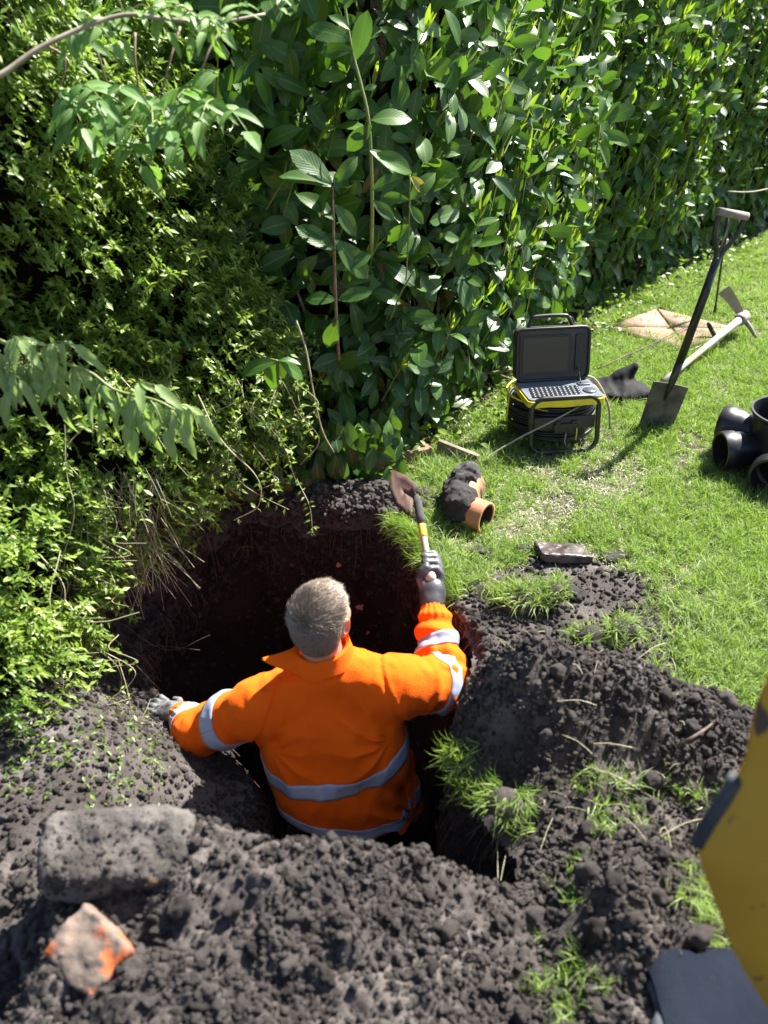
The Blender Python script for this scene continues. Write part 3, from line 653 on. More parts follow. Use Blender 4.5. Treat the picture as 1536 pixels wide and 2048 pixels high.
class Leaves:
    """leaf positions of one plant; the 300 largest in view become parts, the rest one part of stuff"""
    def __init__(s, kind): s.kind = kind; s.P = []; s.R = []; s.S = []; s.T = []; s.B = []
    def add(s, P, D, Nn, S, T, bonus=0.0):
        P = np.atleast_2d(P); n = len(P); D = np.broadcast_to(D, (n, 3)); Nn = np.broadcast_to(Nn, (n, 3))
        s.P.append(P); s.R.append(frames(D, Nn)); s.S.append(np.broadcast_to(S, n)); s.T.append(np.broadcast_to(T, n)); s.B.append(np.full(n, bonus))
    def build(s, parent, nparts=300, material=None, part='leaf', rest='foliage', rank=None):
        P = np.concatenate(s.P); R = np.concatenate(s.R); S = np.concatenate(s.S); T = np.clip(np.concatenate(s.T), 0, 1); B = np.concatenate(s.B)
        v = rng.integers(0, len(LS[s.kind]), len(P)); m = material or M[MT[s.kind]]
        dist = np.linalg.norm(P - [0, 0, CAM_Z], axis=1)
        d = P - [0, 0, CAM_Z]; fw = d @ [0, CP, -SP]; sx = d[:, 0] / fw * F; sy = (d @ [0, SP, CP]) / fw * F
        vis = (np.abs(sx) < 770) & (np.abs(sy) < 1030) & (fw > 0)
        sc = S / dist + B * 10 + (0 if rank is None else rank(P)) - (~vis) * 100
        top = np.argsort(-sc)[:nparts] if nparts else np.array([], int)
        sel = np.zeros(len(P), bool); sel[top] = True
        lv = 4; cache = {}
        for k in top:
            q = (v[k], min(lv - 1, int(T[k] * lv)))
            if q not in cache:
                V, Qf, UV = LS[s.kind][q[0]]; cache[q] = new_mesh(part, V, [Qf], m, uv=UV, tint=np.full(len(Qf), (q[1] + .5) / lv))
            o = bpy.data.objects.new(part, cache[q]); C.objects.link(o); o.parent = parent
            o.matrix_local = Matrix.Translation(Vector(P[k] - np.array(parent.location))) @ Matrix(R[k].tolist()).to_4x4() @ Matrix.Scale(float(S[k]), 4)
        o0 = 0; VV = []; QQ = []; UU = []; TT = []
        for t, (V, Qf, UV) in enumerate(LS[s.kind]):
            k = np.where((v == t) & ~sel)[0]
            if not len(k): continue
            W_ = np.einsum('kij,vj->kvi', R[k], V) * S[k][:, None, None] + P[k][:, None] - np.array(parent.location)
            VV.append(W_.reshape(-1, 3)); QQ.append((Qf[None] + (o0 + np.arange(len(k)) * len(V))[:, None, None]).reshape(-1, Qf.shape[1])); o0 += len(k) * len(V)
            UU.append(np.tile(UV, (len(k), 1))); TT.append(np.repeat(T[k], len(Qf)))
        if VV: link(rest, new_mesh(rest, np.concatenate(VV), [np.concatenate(QQ)], m, uv=np.concatenate(UU), tint=np.concatenate(TT)), parent, 'stuff')

# --- the laurel hedge
HP = np.array([(-3.2, 3.5), (-1.4, 3.32), (-.42, 3.08), (.02, 3.27), (.29, 3.62), (1.22, 5.35), (3.0, 7.45), (4.6, 9.4), (6.5, 11.8)])
_L = np.r_[0, np.cumsum(np.linalg.norm(np.diff(HP, axis=0), axis=1))]
def hedge_at(s):
    x = np.interp(s, _L, HP[:, 0]); y = np.interp(s, _L, HP[:, 1]); e = .25
    t = unit(np.stack([np.interp(s + e, _L, HP[:, 0]) - np.interp(s - e, _L, HP[:, 0]), np.interp(s + e, _L, HP[:, 1]) - np.interp(s - e, _L, HP[:, 1])], -1))
    return np.stack([x, y, x * 0], -1), np.stack([t[..., 0], t[..., 1], x * 0], -1), np.stack([t[..., 1], -t[..., 0], x * 0], -1)
hedge = empty('laurel_hedge', (0, 0, 0), label='tall clipped laurel hedge with large glossy leaves along the lawn', cat='hedge')
def bulge(s, z): return .10 * fbm(np.stack([s, z, s * 0], -1), 1.6, 3, 91) + .05 * fbm(np.stack([s, z, s * 0], -1), 5, 2, 92) - .10 * (1 - ss(.0, .5, z))
n = 13500
s_ = rng.uniform(1.0, _L[-1] - .5, n); s_ = 1.0 + (_L[-1] - 1.5) * ((s_ - 1.0) / (_L[-1] - 1.5)) ** 1.25
z_ = rng.uniform(.03, 1.92, n); P0, T0_, N0 = hedge_at(s_)
dep = -np.abs(rng.normal(0, .13, n)) + .05
P = P0 + N0 * (dep + bulge(s_, z_))[:, None] + [0, 0, 1] * z_[:, None]
# leaves sit round leading shoots: clump them
r1 = rng.normal(0, 1, (n, 3))
low = 1 - ss(.3, 1.0, z_)
D = N0 * (.35 + .3 * r1[:, :1]) + T0_ * (r1[:, 1:2] * .7) + np.array([0, 0, 1]) * (.22 - 1.0 * low + .6 * r1[:, 2])[:, None]
toc = unit(np.array([0, 0, 2.2]) - P); Nn = N0 * .6 + toc * .5 + np.array([0, 0, 1]) * .5 + rng.normal(0, .40, (n, 3))
LH = Leaves('laurel'); LH.add(P, D, Nn, rng.uniform(.08, .145, n), np.clip(rng.normal(.36, .24, n) + .9 * dep + .28 * ss(.6, 1.6, z_) + .12 * ss(4, 6, s_) + .15 * fbm(P, 2.0, 2, 6), 0, 1))  # tint falls with depth, rises with height; sunlit far end painted lighter
# upright young shoots in bundles
SH = Leaves('shoot'); st = MB(); YL = Leaves('laurel')
n = 1600
s_ = rng.uniform(2.6, _L[-1] - 1.0, n); z_ = rng.uniform(.35, 1.9, n)
w = .25 + .75 * ss(3.2, 5.2, s_) * (1 - .35 * ss(1.7, 2.3, z_)); k = rng.random(n) < w; s_, z_ = s_[k], z_[k]
P0, T0_, N0 = hedge_at(s_); base = P0 + N0 * (bulge(s_, z_) + rng.uniform(-.02, .09, len(s_)))[:, None] + np.array([0, 0, 1]) * z_[:, None]
for b_, t_, n_ in zip(base, T0_, N0):
    ax = unit(np.array([0, 0, 1.0]) + t_ * rng.normal(.28, .22) + n_ * rng.uniform(.0, .45)); l = rng.uniform(.04, .13)
    st.tube([b_ - ax * .1, b_, b_ + ax * l], [.003, .0026, .0018], 4, cap=False)
    m = rng.integers(3, 7)
    for q in range(m):
        f = q / m; ph = rng.uniform(0, 6.28); sd = unit(np.cross(ax, [math.cos(ph), math.sin(ph), .3]))
        SH.add(b_ + ax * l * (.35 + .65 * f), unit(ax + sd * rng.uniform(.1, .55) * (1.3 - f)), sd + ax * .3 + rng.normal(0, .2, 3), rng.uniform(.04, .085) * (1.1 - .35 * f), rng.normal(.65, .25))
    for q in range(rng.integers(0, 3)):
        ph = rng.uniform(0, 6.28); sd = unit(np.cross(ax, [math.cos(ph), math.sin(ph), .3]))
        LH.add(b_ + ax * l * .1, unit(sd * .9 + ax * .7), ax + n_ * .4 + rng.normal(0, .2, 3), rng.uniform(.07, .105), rng.normal(.75, .15))
st.build('young_stems', M['stem_green'], hedge, kind='stuff')
# single shoots standing proud of the face, drawn stem by stem
def px_leaf(L, base, tip, Y, size_k=1.0, nrm=(0.2, -.7, .5), t=.7, dY=0.0):
    a = at(*base, Y); b = at(*tip, Y + dY); L.add(a, b - a, np.array(nrm) + rng.normal(0, .12, 3), np.linalg.norm(b - a) * size_k, t, bonus=1)
S1 = MB().tube(smooth_path([at(742, 510, 2.95), at(744, 400, 2.93), at(738, 250, 2.93), at(722, 170, 2.95), at(704, 100, 2.97), at(690, 10, 3.0), at(688, -60, 3.0)], 24), np.linspace(.0065, .0035, 24), 7)
S1.build('stem', M['stem_green'], hedge)
S2 = MB().tube(smooth_path([at(678, 720, 2.98), at(672, 620, 2.9), at(668, 500, 2.86), at(665, 372, 2.85)], 16), np.linspace(.006, .0035, 16), 7); S2.build('stem', M['stem_brown'], hedge)
MB().tube(smooth_path([at(812, 560, 3.1), at(818, 450, 3.05), at(820, 350, 3.05)], 10), .003, 6).build('stem', M['stem_green'], hedge)
MB().tube(smooth_path([at(780, 640, 3.1), at(800, 590, 3.05), at(828, 540, 3.02)], 10), .003, 6).build('stem', M['stem_green'], hedge)
for (b, t, tn) in [((742, 240), (820, 222), .95), ((738, 300), (800, 330), .5), ((728, 180), (752, 168), .7), ((706, 100), (640, 95), .35), ((700, 80), (615, 45), .5), ((712, 120), (735, 20), .8), ((700, 60), (665, 20), .6),
                   ((690, 20), (705, -30), .6), ((724, 180), (690, 200), .4), ((736, 230), (690, 225), .5), ((744, 380), (805, 350), .4), ((744, 310), (830, 330), .75), ((742, 270), (700, 270), .45), ((744, 400), (790, 440), .4), ((744, 250), (690, 300), .35)]:
    px_leaf(LH, b, t, 2.92, 1.0, t=tn)
for (b, t, tn, nr) in [((668, 365), (716, 318), 1.0, (.3, -.9, .1)), ((662, 372), (560, 338), .35, (0, -.5, .9)), ((662, 376), (622, 425), .4, (-.2, -.5, .7)), ((664, 368), (588, 290), .4, (0, -.6, .6)), ((668, 440), (608, 372), .3, (0, -.6, .7)),
                       ((670, 410), (716, 470), .6, (.3, -.6, .5)), ((670, 500), (592, 450), .25, (0, -.7, .6)), ((670, 480), (742, 555), .55, (.2, -.8, .4)), ((672, 600), (612, 590), .3, (0, -.6, .7)), ((674, 600), (745, 580), .3, (0, -.6, .7)), ((676, 640), (650, 700), .2, (0, -.8, .4)),
                       ((672, 540), (740, 505), .3, (0, -.6, .7))]:
    px_leaf(LH, b, t, 2.84, 1.0, nr, tn)
for (b, t, tn) in [((820, 350), (780, 318), .6), ((820, 352), (858, 385), 1.0), ((818, 400), (765, 392), .9), ((818, 410), (848, 448), .9), ((820, 400), (868, 345), .8), ((818, 450), (770, 480), .4)]:
    px_leaf(YL if tn == 1.0 else LH, b, t, 3.02, 1.0, (0.1, -.8, .4), tn)
for (b, t, tn) in [((1200, 250), (1215, 195), 1.), ((1205, 245), (1245, 205), .9), ((1210, 240), (1275, 212), .5), ((1205, 262), (1262, 288), .9), ((1195, 285), (1232, 328), .8), ((1195, 250), (1150, 270), .5)]:
    px_leaf(LH, b, t, 4.25, 1.0, (0.5, -.7, .4), tn)
MB().tube(smooth_path([at(1185, 420, 4.5), at(1190, 330, 4.3), at(1200, 250, 4.25)], 10), .004, 6).build('stem', M['stem_green'], hedge)
# leaves at the left foot that hang over the brambles, around a short twig
for (b, t, tn, nr) in [((556, 722), (530, 782), .9, (0, -.6, .7)), ((556, 722), (598, 715), .4, (0, -.4, .9)), ((560, 724), (612, 752), 1.0, (.3, -.6, .5)), ((552, 722), (478, 742), .35, (0, -.5, .8)), ((555, 720), (570, 760), .3, (0, -.8, .5))]:
    px_leaf(LH, b, t, 2.55, 1.0, nr, tn)
MB().tube(smooth_path([at(500, 700, 2.8), at(530, 715, 2.6), at(556, 722, 2.55)], 8), .0035, 6).build('stem', M['stem_green'], hedge)
face = lambda P: 0.0
def rank_h(P):                                          # the ones on the outer face come first
    s = np.interp(P[:, 0], [-1, 3.2], [0, 1]); return 0 * s
n = 170; s_ = rng.uniform(1.6, 6.5, n); z_ = rng.uniform(.05, 1.3, n) ** 1.2; P0, T0_, N0 = hedge_at(s_)
OL = Leaves('laurel'); OL.add(P0 + N0 * (bulge(s_, z_) - rng.uniform(.0, .08, n))[:, None] + np.array([0, 0, 1]) * z_[:, None], N0 * .3 + T0_ * rng.normal(0, .7, (n, 1)) - np.array([0, 0, .9]), N0 + rng.normal(0, .4, (n, 3)), rng.uniform(.07, .12, n), rng.uniform(0, 1, n)); OL.build(hedge, 0, M['old_leaf'], rest='browning_leaves')
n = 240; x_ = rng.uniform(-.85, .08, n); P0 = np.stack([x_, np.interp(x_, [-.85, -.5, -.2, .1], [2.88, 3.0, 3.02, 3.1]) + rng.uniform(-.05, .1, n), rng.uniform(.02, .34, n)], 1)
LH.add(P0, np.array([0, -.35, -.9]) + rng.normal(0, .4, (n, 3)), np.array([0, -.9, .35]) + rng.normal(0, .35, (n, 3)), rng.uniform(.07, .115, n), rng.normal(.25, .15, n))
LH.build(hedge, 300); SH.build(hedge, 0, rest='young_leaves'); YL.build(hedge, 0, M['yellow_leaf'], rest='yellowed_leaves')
# near-black slab inside the hedge, painted for the shade between leaves
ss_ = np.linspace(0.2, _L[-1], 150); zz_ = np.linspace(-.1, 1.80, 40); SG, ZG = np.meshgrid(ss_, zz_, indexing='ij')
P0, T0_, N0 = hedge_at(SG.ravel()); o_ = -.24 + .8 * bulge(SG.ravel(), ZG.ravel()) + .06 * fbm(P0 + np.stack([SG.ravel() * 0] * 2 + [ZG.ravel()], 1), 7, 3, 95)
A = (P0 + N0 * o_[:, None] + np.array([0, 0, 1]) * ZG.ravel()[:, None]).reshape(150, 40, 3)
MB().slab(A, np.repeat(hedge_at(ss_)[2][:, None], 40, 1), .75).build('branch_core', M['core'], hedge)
tr = MB()
for q in range(60):
    s0 = rng.uniform(1.2, 7.5); a, t_, n_ = hedge_at(np.array([s0])); a = a[0] - n_[0] * rng.uniform(.02, .2)
    a = a - n_[0] * .1; tr.tube(smooth_path([a, a + [rng.normal(0, .05), rng.normal(0, .05), .3], a - n_[0] * .03 + [rng.normal(0, .12), rng.normal(0, .12), .75]], 7), np.linspace(.012, .005, 7) * rng.uniform(.5, 1.2), 5)
tr.build('trunks', M['stem_brown'], hedge, kind='stuff')
print('hedge', time.time() - T0)

# --- the small-leaved shrub on the left, draped over the rim of the pit
shrub = empty('climbing_shrub', (0, 0, 0), label='small-leaved tangled climbing shrub spilling over the left side of the pit', cat='shrub')
ELL = [((-1.45, 3.05, .95), (.93, .62, .95)), ((-1.25, 2.75, .35), (.62, .45, .6)), ((-1.45, 2.35, .15), (.55, .55, .5)), ((-.80, 2.98, .52), (.42, .32, .45)), ((-1.5, 3.0, 1.4), (.85, .5, .55)), ((-1.25, 2.0, .0), (.33, .35, .25)), ((-1.35, 2.75, 1.35), (.55, .45, .55))]
LB = Leaves('shrub'); tw = MB()
wts = np.array([1.5, 1.2, 1.0, .75, 1.0, .3, 1.3]); wts /= wts.sum()
nq = 9500; EC = np.array([q[0] for q in ELL]); ER = np.array([q[1] for q in ELL]); es = rng.choice(7, nq, p=wts)
us = unit(rng.normal(0, 1, (nq, 3))); us[:, 1] = np.where(rng.random(nq) < .8, -np.abs(us[:, 1]), us[:, 1])
ps = EC[es] + us * ER[es] * (1 + .12 * vnoise(us * 3 + EC[es], 4))[:, None]
okq = (us[:, 2] > -.55) & (ps[:, 2] > ground_h(ps[:, 0], ps[:, 1]))
for kx in range(7): okq &= (es == kx) | (np.sum(((ps - EC[kx]) / ER[kx]) ** 2, 1) > .7)
for q in np.where(okq)[0]:
    e = es[q]; u = us[q]; p = ps[q]; r = ER[e]
    g = unit(u / r + rng.normal(0, .35, 3)); l = rng.uniform(.06, .15)
    ax = unit(g + [0, 0, rng.normal(.35, .4)]); end = p + ax * l + [0, 0, -l * .25 * rng.random()]
    path = smooth_path([p - ax * .05, p + ax * l * .5, end], 5); tw.tube(path, np.linspace(.0016, .0008, 5), 3, cap=False)
    m = int(l / .016) + 2; tint = rng.normal(.55, .2) + (.35 if rng.random() < .2 else 0)
    tt = np.linspace(.1, 1, m)
    for t in tt:
        pt = np.array([np.interp(t, np.linspace(0, 1, 5), path[:, k]) for k in range(3)])
        ph = rng.uniform(0, 3.14); sd = unit(np.cross(ax, [math.cos(ph), math.sin(ph), .5]))
        for sg in (-1, 1):
            LB.add(pt, unit(sd * sg + ax * rng.uniform(.3, .9)), g * .5 + [0, 0, .9] + rng.normal(0, .35, 3), rng.uniform(.018, .034), tint + .25 * (t > .8))
tw.build('twigs', M['stem_green'], shrub, kind='stuff')
def vine(pts, r=.0018, leaf=.55, m=None, par=None, step=.022, size=(.012, .024), bare=0.0, tuft=3):
    n = 26; path = smooth_path(pts, n); path = path + .006 * np.stack([fbm(path + k * 9, 9, 2, 100 + k) for k in range(3)], 1)
    MB().tube(path, np.linspace(r, r * .6, n), 5, cap=False).build('vine', m or M['vine'], par or shrub)
    L = np.sum(np.linalg.norm(np.diff(path, axis=0), axis=1)); t = bare
    while t < 1:
        if rng.random() < leaf:
            i = t * (n - 1); p = path[int(i)]; ax = unit(path[min(int(i) + 1, n - 1)] - path[max(int(i) - 1, 0)])
            for sg in range(rng.integers(2, tuft + 2)):
                ph = rng.uniform(0, 6.28); sd = unit(np.cross(ax, [math.cos(ph), math.sin(ph), .5]) + [0, -.2, .3])
                LB.add(p + sd * .004, sd + ax * .4, [0, -.4, .9] + rng.normal(0, .4, 3), rng.uniform(*size), rng.normal(.75, .15), bonus=0)
        t += step / L
V_ = [([at(395, 790, 2.5), at(440, 880, 2.42), at(510, 950, 2.4), at(518, 1010, 2.42), at(470, 1040, 2.45)], .0022, .35), ([at(340, 1045, 2.5), at(395, 1048, 2.5), at(402, 1020, 2.52)], .002, .1),
      ([at(130, 1200, 2.05), at(170, 1240, 2.02), at(215, 1245, 2.0), at(280, 1225, 2.02)], .002, .7), ([at(130, 850, 2.3), at(135, 950, 2.25), at(150, 1030, 2.2), at(120, 1130, 2.15)], .0018, .4),
      ([at(190, 830, 2.4), at(130, 905, 2.3), at(160, 960, 2.28), at(205, 1040, 2.3), at(265, 1035, 2.35)], .002, .3), ([at(120, 1100, 2.1), at(100, 1200, 2.0), at(120, 1300, 1.95), at(40, 1400, 1.9), at(20, 1480, 1.85)], .0018, .5),
      ([at(60, 1090, 2.1), at(130, 1180, 2.05), at(90, 1290, 2.0), at(60, 1380, 1.95), at(110, 1450, 1.9)], .0018, .45), ([at(180, 1290, 2.1), at(230, 1330, 2.1), at(240, 1380, 2.1), at(200, 1420, 2.05)], .0016, .2),
      ([at(10, 1180, 2.0), at(60, 1250, 1.98), at(110, 1310, 1.95), at(130, 1400, 1.93)], .0018, .5), ([at(300, 960, 2.45), at(330, 1000, 2.42), at(390, 1010, 2.42), at(420, 1040, 2.42)], .0016, .3),
      ([at(500, 820, 2.55), at(560, 880, 2.55), at(590, 960, 2.6)], .0016, .45), ([at(200, 1080, 2.2), at(250, 1120, 2.25), at(290, 1180, 2.3)], .0014, .1), ([at(70, 1440, 1.9), at(20, 1520, 1.8), at(60, 1590, 1.75), at(130, 1610, 1.72)], .002, .3),
      ([at(40, 1540, 1.75), at(120, 1545, 1.74), at(210, 1600, 1.7)], .002, .1), ([at(60, 1330, 1.95), at(150, 1390, 1.95), at(200, 1410, 1.98), at(260, 1395, 2.0)], .0018, .6), ([at(150, 1470, 1.9), at(230, 1500, 1.9), at(280, 1440, 1.95), at(300, 1400, 2.0)], .0016, .55),
      ([at(230, 740, 2.45), at(280, 800, 2.4), at(330, 900, 2.4), at(380, 960, 2.4)], .0018, .6), ([at(560, 760, 2.7), at(600, 830, 2.7), at(640, 880, 2.75), at(600, 930, 2.7)], .0014, .5)]
for pts, r, lf in V_: vine(pts, r, lf)
for q in range(46):                                     # shorter trailing ones over the lower left
    px = rng.uniform(0, 250); py = rng.uniform(950, 1330); Yb = 2.35 - .00075 * (py - 950); l = rng.uniform(40, 130)
    vine([at(px, py, Yb), at(px + rng.normal(10, 25), py + l * .5, Yb - .05), at(px + rng.normal(15, 45), py + l, Yb - .08), at(px + rng.normal(25, 60), py + l * rng.uniform(.9, 1.4), Yb - .1)], .0014, .5)
for q in range(40):
    px = rng.uniform(230, 600); py = rng.uniform(700, 960); Yb = 2.62; l = rng.uniform(40, 110)
    vine([at(px, py, Yb), at(px + rng.normal(10, 25), py + l * .5, Yb - .06), at(px + rng.normal(10, 40), py + l, Yb - .08)], .0012, .8, size=(.014, .028))
LB.build(shrub, 300)
# filler coloured as the shrub's inner shade, and dead grassy stems under it
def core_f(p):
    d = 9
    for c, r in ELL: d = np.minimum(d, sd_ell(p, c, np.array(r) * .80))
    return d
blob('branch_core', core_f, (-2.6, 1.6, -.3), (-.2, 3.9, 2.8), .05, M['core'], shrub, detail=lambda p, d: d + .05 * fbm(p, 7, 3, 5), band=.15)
ds = MB()
for q in range(420):
    px = rng.uniform(60, 330); py = rng.uniform(930, 1130); p = at(px, py, 2.42 + rng.normal(0, .05)); a = rng.normal(0, 1, 3) * [.06, .04, .05]
    ds.tube(smooth_path([p, p + a * .6 + [.01, -.01, -.05], p + a + [.02, -.01, -.12]], 5), .0009, 3, cap=False)
ds.build('dead_stems', M['vine'], shrub, kind='stuff')
print('shrub', time.time() - T0)

# --- elder: a bough across the top left and a drooping spray at mid left
elder = empty('elder_bough', (0, 0, 0), label='elder bough with pale bark and hanging compound leaves across the top left', cat='tree branch')
MB().tube(smooth_path([at(-80, 175, 2.0), at(0, 150, 2.05), at(90, 90, 2.12), at(235, 32, 2.22), at(330, 38, 2.26), at(430, 45, 2.32), at(530, 28, 2.4)], 30), np.linspace(.0068, .0032, 30), 8).build('branch', M['pale_bark'], elder)
def compound(LL, base, tip, Y0, Y1, leaflets, size, drop=.5, par=None, m=None, t=.45, tv=.2):
    a = at(*base, Y0); b = at(*tip, Y1); path = smooth_path([a, (a + b) / 2 + [0, 0, .015], b], 7)
    MB().tube(path, np.linspace(.0022, .0012, 7), 5).build('leaf_stalk', M['stem_green'], par)
    ax = unit(b - a); sd = unit(np.cross(ax, [0, -.4, 1.0])); k = leaflets // 2
    for q in range(k):
        p = path[int(1 + q * 5 / max(k, 1))]
        for sg in (-1, 1):
            LL.add(p, unit(sd * sg + ax * rng.uniform(.4, .9) + np.array([0, 0, -drop * rng.uniform(.3, 1.3)])), np.array([0, -.5, .9]) + rng.normal(0, .25, 3), size * rng.uniform(.75, 1.1), rng.normal(t, tv), bonus=0)
    LL.add(b, unit(ax + np.array([0, 0, -drop * .6])), np.array([0, -.5, .9]) + rng.normal(0, .2, 3), size * 1.1, rng.normal(t, tv), bonus=0)
LE = Leaves('elder')
for q in range(34):
    px = rng.uniform(110, 440); py = 130 + 60 * rng.random() + 160 * rng.random() * (1 - abs(px - 260) / 260); an = rng.uniform(.2, 2.9); l = rng.uniform(45, 85)
    compound(LE, (px, py), (px + l * math.cos(an), py + l * abs(math.sin(an)) * .9), 2.45 + rng.normal(0, .08), 2.38 + rng.normal(0, .08), rng.integers(4, 7), .075, .15, elder, t=.25)
for q in range(26):
    px = rng.uniform(60, 600); py = np.interp(px, [0, 235, 430, 600], [140, 32, 45, 20]); an = rng.uniform(-3.0, 3.0); l = rng.uniform(30, 70)
    compound(LE, (px, py), (px + l * math.cos(an), py + l * math.sin(an) * .7), 2.3, 2.28 + rng.normal(0, .06), rng.integers(3, 6), .05, .3, elder, t=.75)
for q in range(5):
    a = at(120 + 80 * q, 60, 2.5); MB().tube(smooth_path([at(90 + 90 * q, 90 - 12 * q, 2.42 + .03 * q), at(130 + 70 * q, 120, 2.45), at(150 + 60 * q + rng.normal(0, 20), 200, 2.45)], 9), np.linspace(.004, .002, 9), 5).build('twig', M['stem_brown'], elder)
LE.build(elder, 300)
spray = empty('elder_spray', (0, 0, 0), label='drooping pale green elder spray with flower buds hanging at mid left', cat='tree branch')
LS2 = Leaves('spray')
MB().tube(smooth_path([at(-90, 640, 2.1), at(20, 690, 2.08), at(110, 720, 2.06), at(180, 745, 2.05), at(230, 780, 2.04), at(310, 800, 2.03), at(350, 820, 2.03)], 24), np.linspace(.006, .0025, 24), 7).build('branch', M['stem_green'], spray)
for (b, t, k_) in [((30, 700), (10, 790), 5), ((60, 715), (70, 800), 5), ((100, 720), (120, 800), 7), ((140, 730), (175, 790), 5), ((20, 690), (40, 680), 5), ((80, 700), (150, 690), 5), ((0, 700), (-20, 760), 5), ((190, 750), (200, 815), 3), ((232, 780), (250, 850), 5), ((260, 790), (290, 840), 5),
                   ((300, 800), (330, 860), 5), ((330, 812), (362, 850), 5), ((345, 815), (395, 830), 5), ((290, 795), (270, 860), 5), ((215, 770), (190, 790), 3), ((250, 785), (310, 770), 3), ((10, 740), (40, 760), 5), ((60, 740), (20, 780), 5)]:
    compound(LS2, b, t, 2.06, 2.02, k_ + 2, .085, 1.5, spray, t=.95, tv=.12)
LS2.build(spray, 300)
buds = MB()
for cx, cy in ((60, 715), (110, 705), (30, 735)):
    for q in range(60):
        p = at(cx + rng.normal(0, 20), cy + rng.normal(0, 10), 2.02 + rng.normal(0, .01)); c = crumb_mesh('b', None, int(q), .1, 1); V = np.array([v.co[:] for v in c.vertices]) * .0022 + p; buds.add(V, None, np.array([pl.vertices[:] for pl in c.polygons]))
buds.build('flower_buds', M['stem_green'], spray, kind='stuff')
# hanging roots of the far wall
rt = empty('hanging_roots', (0, 0, 0), label='thin bare roots hanging down the far wall of the pit', cat='roots')
for (a, b, c, Yw) in [((405, 1050), (425, 1110), (435, 1170), 2.78), ((280, 1050), (275, 1100), (290, 1115), 2.7), ((465, 1120), (480, 1095), (510, 1095), 2.8),                       ((210, 1290), (300, 1290), (400, 1300), 2.5), ((220, 1230), (330, 1300), (420, 1270), 2.5), ((150, 1240), (240, 1300), (320, 1380), 2.3), ((260, 1300), (300, 1330), (310, 1390), 2.4)]:
    MB().tube(smooth_path([at(*a, Yw - .03), at(*b, Yw - .07), at(*c, Yw - .05)], 9), np.linspace(.0018, .0007, 9), 5).build('root', M['root'], rt)
rr = MB()
for q in range(260):
    k = rng.integers(0, n0[1]); r0 = rng.integers(4, 10); p = W[r0, k]; l = rng.uniform(.03, .13); d = np.r_[-pit_n[k], 0]
    rr.tube(smooth_path([p, p + d * .03 + [0, 0, -l * .4], p + d * .03 + [rng.normal(0, .02), rng.normal(0, .02), -l]], 5), .0007 + .0009 * rng.random(), 3, cap=False)
link_ = rr.build('root_fringe', M['root'], None, kind='stuff', label='fringe of fine broken roots along the rim of the pit', cat='roots')
print('elder', time.time() - T0)
# ------------------------------------------------------------------ things on the ground
M['black_plastic'] = mat('black_plastic', (0.014, 0.014, 0.016), 0.38, bump=.0004, bscale=300)
M['black_rubber'] = mat('black_rubber', (0.012, 0.012, 0.013), 0.6)
M['dusty_black'] = mat('dusty_black', (0.02, 0.02, 0.022), 0.5, var=(0.05, 0.048, 0.045), vscale=9)
M['yellow_plastic'] = mat('yellow_plastic', (0.75, 0.6, 0.03), 0.4, var=(0.62, 0.5, 0.05), vscale=12)
M['screen'] = mat('screen_glass', (0.035, 0.038, 0.03), 0.12, spec=.6)
M['key_grey'] = mat('keypad', (0.045, 0.05, 0.06), 0.3, var=(0.09, 0.095, 0.11), vscale=30)
M['steel'] = mat('worn_steel', (0.3, 0.29, 0.27), 0.45, .7, var=(0.16, 0.14, 0.12), vscale=14, bump=.0006, bscale=120)
M['rusty_steel'] = mat('muddy_spade_steel', (0.16, 0.145, 0.13), 0.6, .35, var=(0.075, 0.06, 0.05), vscale=16, var2=(0.05, 0.035, 0.03), v2scale=7, v2thr=.62, bump=.0008, bscale=90)
M['brown_blade'] = mat('brown_muddy_blade', (0.05, 0.022, 0.016), 0.75, var=(0.09, 0.045, 0.03), vscale=20, bump=.002, bscale=60)
M['black_steel'] = mat('black_painted_steel', (0.016, 0.015, 0.016), 0.4, .2, var=(0.05, 0.045, 0.04), vscale=20, v2scale=18)
M['wood_handle'] = mat('pale_wood', (0.45, 0.35, 0.2), 0.6, var=(0.3, 0.23, 0.14), vscale=22, var2=(0.36, 0.36, 0.33), v2scale=5, v2thr=.5)
M['grey_wood'] = mat('weathered_grip', (0.19, 0.16, 0.135), 0.65, var=(0.3, 0.26, 0.22), vscale=40)
M['rust_cover'] = mat('rusty_cover', (0.27, 0.15, 0.115), 0.85, var=(0.34, 0.23, 0.19), vscale=9, var2=(0.12, 0.05, 0.03), v2scale=4, v2thr=.62, v2soft=.05, bump=.004, bscale=60)
M['groove'] = mat('dark_groove', (0.05, 0.025, 0.018), 0.9)
M['clay'] = mat('orange_clay', (0.46, 0.19, 0.09), 0.6, var=(0.36, 0.14, 0.065), vscale=10, var2=(0.03, 0.022, 0.02), v2scale=9, v2thr=.60, v2soft=.04, bump=.001, bscale=60)
M['mud'] = soil_mat('wet_mud', (0.015, 0.013, 0.013), (0.035, 0.031, 0.031), (0.10, 0.095, 0.095), bump=.004, fleck=False)
M['wet_slate'] = mat('wet_dark_clay', (0.03, 0.018, 0.016), 0.35, var=(0.10, 0.08, 0.08), vscale=14, bump=.002, bscale=60)
M['old_wood'] = mat('old_board', (0.12, 0.065, 0.038), 0.8, var=(0.2, 0.13, 0.08), vscale=18, bump=.002, bscale=60)
M['bag'] = mat('black_fabric', (0.008, 0.008, 0.010), 0.8, spec=.25, bump=.001, bscale=90)
M['brick'] = mat('broken_brick', (0.19, 0.14, 0.11), 0.9, var=(0.075, 0.06, 0.05), vscale=14, var2=(0.42, 0.10, 0.025), v2scale=9, v2thr=.50, v2soft=.03, bump=.004, bscale=40)
